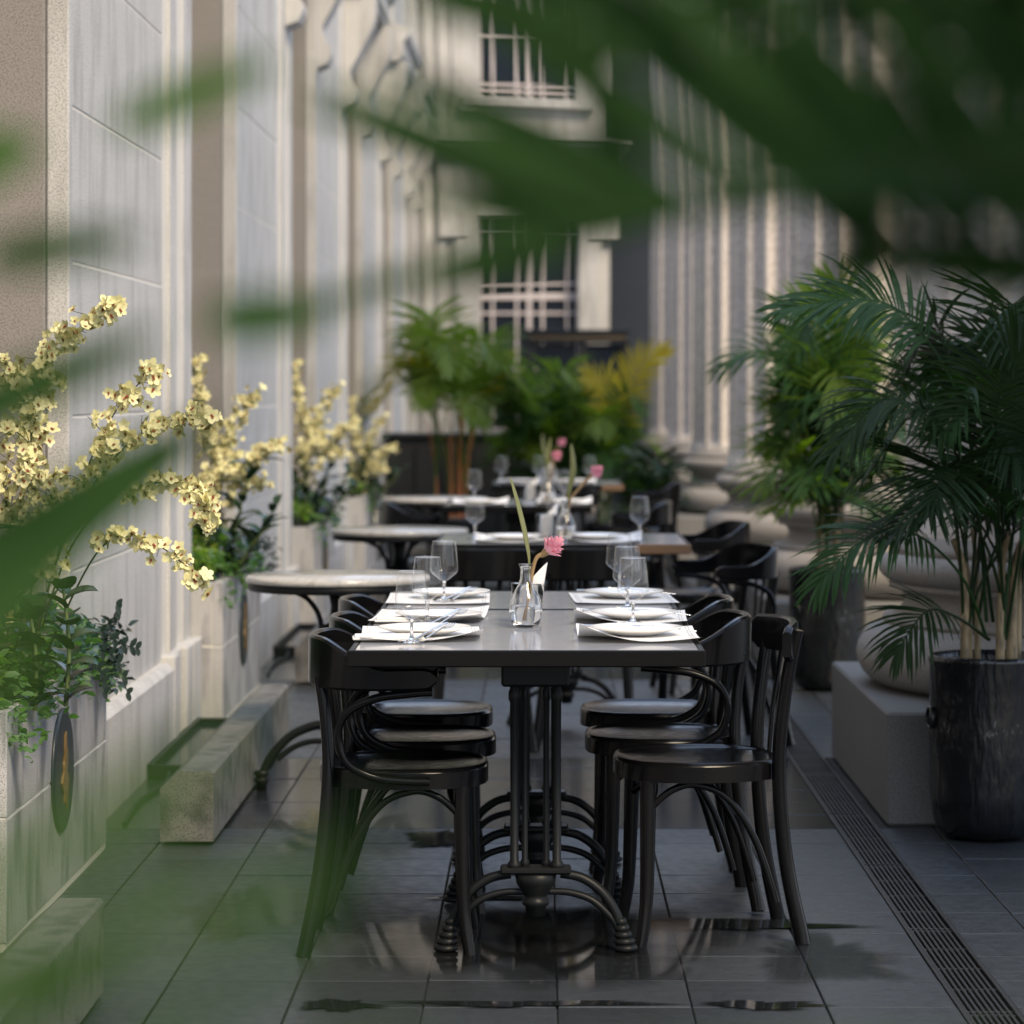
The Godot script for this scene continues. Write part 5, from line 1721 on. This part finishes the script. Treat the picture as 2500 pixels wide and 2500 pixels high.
func near_frond(t: Node3D, pts: Array, n: int, up: float, down: float, ang: Array, w: float, m: String, seed_: int, start := 0.0) -> void:
	# a frond seen close up: its rachis is a part, every leaflet a part of that
	rng.seed = seed_
	var c := curve(pts, 8)
	var st := new_st()
	tube(st, c, 0.006, 0.003, 7)
	var r := part("frond", st, M[m], t)
	for i in n:
		var f := clampf(start + (1.0 - start) * (i + rng.randf_range(-0.15, 0.15)) / n, 0.0, 0.99) * (c.size() - 1)
		var k := int(f)
		var p: Vector3 = c[k].lerp(c[k + 1], f - k)
		var tn: Vector3 = (c[k + 1] - c[k]).normalized()
		var u := f / (c.size() - 1)
		for s in [-1.0, 1.0]:
			var l: float = (up if s > 0 else down) * (1.0 - 0.5 * u)
			if l <= 0.0: continue
			var a: float = lerpf(ang[0], ang[1], u) + rng.randf_range(-0.06, 0.06)
			var nrm := Vector3(0, 0, 1)
			var side: Vector3 = tn.cross(nrm).normalized() * s
			var d: Vector3 = tn * cos(a) + side * sin(a) + nrm * rng.randf_range(-0.12, 0.12)
			leaf_thing(r, "leaflet", p, p + d.normalized() * l * rng.randf_range(0.9, 1.1), w * rng.randf_range(0.85, 1.15), m, 0.12, Vector3(rng.randf_range(-0.3, 0.3), rng.randf_range(-0.2, 0.4), 1.0))

func foreground() -> void:
	# palm leaning in from the right, close to the camera
	var t := thing("leaning_palm", "palm close to the camera whose blurred fronds sweep in from the upper right", "palm", Vector3(0.425, 0, -1.2), 0.0, "blurred palms near the camera")
	var st := new_st()
	tube(st, curve([Vector3(0.12, 0, 0.1), Vector3(0.08, 0.7, 0.05), Vector3(0.03, 1.27, 0.0)], 6), 0.02, 0.012, 8)
	part("cane", st, M["green cane"], t)
	near_frond(t, [Vector3(0.034, 1.259, 0.000), Vector3(-0.082, 1.369, 0.000), Vector3(-0.206, 1.413, -0.014), Vector3(-0.316, 1.424, -0.034), Vector3(-0.405, 1.410, -0.055)], 28, 0.29, 0.0, [1.1, 0.62], 0.0125, "near leaf", 501, 0.12)
	near_frond(t, [Vector3(0.034, 1.273, 0.034), Vector3(-0.055, 1.410, 0.055), Vector3(-0.137, 1.485, 0.069), Vector3(-0.226, 1.533, 0.069)], 22, 0.22, 0.10, [1.0, 0.5], 0.0115, "near leaf", 507, 0.2)
	near_frond(t, [Vector3(0.034, 1.259, -0.069), Vector3(-0.096, 1.355, -0.082), Vector3(-0.206, 1.403, -0.103), Vector3(-0.288, 1.410, -0.123)], 18, 0.21, 0.045, [1.1, 0.7], 0.0115, "near leaf", 513, 0.2)
	near_frond(t, [Vector3(0.05, 1.30, 0.1), Vector3(-0.06, 1.44, 0.12), Vector3(-0.14, 1.49, 0.14), Vector3(-0.22, 1.50, 0.15)], 15, 0.14, 0.09, [1.1, 0.6], 0.0110, "near leaf", 519, 0.2)
	near_frond(t, [Vector3(0.05, 1.27, 0.02), Vector3(-0.06, 1.40, 0.03), Vector3(-0.14, 1.428, 0.03), Vector3(-0.24, 1.43, 0.02)], 17, 0.22, 0.035, [1.25, 0.9], 0.0120, "near leaf", 523, 0.1)
	near_frond(t, [Vector3(0.08, 1.35, 0.0), Vector3(-0.05, 1.50, 0.02), Vector3(-0.16, 1.545, 0.02), Vector3(-0.28, 1.55, 0.0)], 17, 0.10, 0.12, [1.1, 0.7], 0.0110, "near leaf", 527, 0.1)
	near_frond(t, [Vector3(0.03, 1.34, -0.02), Vector3(-0.10, 1.46, -0.02), Vector3(-0.22, 1.505, -0.03), Vector3(-0.34, 1.51, -0.04), Vector3(-0.42, 1.49, -0.05)], 26, 0.17, 0.05, [1.1, 0.6], 0.0105, "near leaf", 531, 0.15)
	# leaflets at the tip, reaching on to the left
	var tipf := new_st()
	tube(tipf, [Vector3(-0.384, 1.414, -0.048), Vector3(-0.412, 1.408, -0.058)], 0.004, 0.003, 6)
	var tf := part("frond", tipf, M["near leaf"], t)
	for b in [[-0.412, 1.41, -0.48, 1.4, 0.0128], [-0.418, 1.408, -0.549, 1.377, 0.0116], [-0.405, 1.411, -0.494, 1.434, 0.014], [-0.391, 1.413, -0.453, 1.465, 0.0151], [-0.377, 1.415, -0.412, 1.492, 0.0151], [-0.412, 1.403, -0.473, 1.386, 0.0082]]:
		leaf_thing(tf, "leaflet", Vector3(b[0], b[1], -0.055), Vector3(b[2], b[3], -0.08), b[4], "near leaf", 0.05)
	# out-of-view fronds added to its crown to shade the near floor
	rng.seed = 520
	for i in 16:
		var a := -1.5 + 2.7 * i / 15.0
		var d := Vector3(cos(a), 0, sin(a))
		var up := rng.randf_range(1.5, 2.1)
		var fr := new_st()
		frond(fr, [Vector3(0, 1.2, 0), Vector3(0, 1.2, 0) + d * 0.2 + Vector3(0, (up - 1.2) * 0.6, 0), Vector3(0, up, 0) + d * 0.65, Vector3(0, up - 0.25, 0) + d * 1.1], Vector3.UP, 26, 0.34, 0.034, 0.2, 0.4)
		part("frond", fr, M["palm dark"], t)
	# palm at the left
	var l := thing("leaning_palm", "palm close to the camera whose blurred leaflets point in from the left", "palm", Vector3(-0.379, 0, -1.1), 0.0, "blurred palms near the camera")
	var s2 := new_st()
	tube(s2, curve([Vector3(-0.1, 0, 0.0), Vector3(-0.02, 0.6, 0.0), Vector3(0.03, 1.14, 0.0)], 6), 0.02, 0.010, 8)
	part("cane", s2, M["green cane"], l)
	var s3 := new_st()
	tube(s3, curve([Vector3(0.030, 1.165, 0.000), Vector3(0.098, 1.226, 0.000), Vector3(0.122, 1.317, 0.000), Vector3(0.135, 1.451, 0.000)], 6), 0.006, 0.003, 7)
	var r := part("frond", s3, M["near leaf"], l)
	for b in [[[0.085, 1.213], [0.254, 1.339], 0.0381, "near leaf"], [[0.116, 1.311], [0.241, 1.369], 0.0232, "near leaf"], [[0.171, 1.393], [0.235, 1.401], 0.0179, "near leaf"], [[0.122, 1.415], [0.19, 1.44], 0.0312, "near leaf light"], [[0.22, 1.442], [0.281, 1.47], 0.0179, "near leaf light"], [[0.254, 1.369], [0.3, 1.376], 0.0214, "near leaf"]]:
		leaf_thing(r, "leaflet", Vector3(b[0][0], b[0][1], 0), Vector3(b[1][0], b[1][1], rng.randf_range(-0.05, 0.05)), b[2], b[3], 0.05)
	# very near leaves at the lower left and lower middle: a green veil
	var v := thing("leaning_palm", "palm touching the lens, its leaves a soft green veil at the lower left", "palm", Vector3(-0.16, 0, -0.62), 0.0, "blurred palms near the camera")
	var s4 := new_st()
	tube(s4, curve([Vector3(-0.1, 0, 0.0), Vector3(-0.05, 0.6, 0.0), Vector3(-0.03, 1.1, 0.0), Vector3(-0.01, 1.2, 0.0)], 6), 0.008, 0.003, 7)
	var r2 := part("frond", s4, M["near leaf light"], v)
	for b in [[[-0.04, 1.19], [0.10, 1.275], 0.016], [[-0.04, 1.165], [0.085, 1.245], 0.018], [[-0.03, 1.20], [0.06, 1.305], 0.014], [[-0.03, 1.135], [0.14, 1.215], 0.016], [[-0.02, 1.20], [0.12, 1.245], 0.012], [[-0.02, 1.12], [0.2, 1.18], 0.011], [[-0.02, 1.10], [0.10, 1.20], 0.016], [[0.02, 1.19], [0.26, 1.21], 0.007]]:
		leaf_thing(r2, "leaflet", Vector3(b[0][0], b[0][1], 0), Vector3(b[1][0], b[1][1], rng.randf_range(-0.03, 0.03)), b[2], "near leaf light", 0.02)
	for b in [[[0.03, 1.16], [0.10, 1.29], 0.007], [[0.05, 1.17], [0.13, 1.26], 0.008], [[0.01, 1.19], [0.045, 1.29], 0.006], [[0.0, 1.21], [0.13, 1.225], 0.006]]:
		leaf_thing(r2, "leaflet", Vector3(b[0][0], b[0][1], 0.02), Vector3(b[1][0], b[1][1], 0.0), b[2], "near leaf", 0.02)
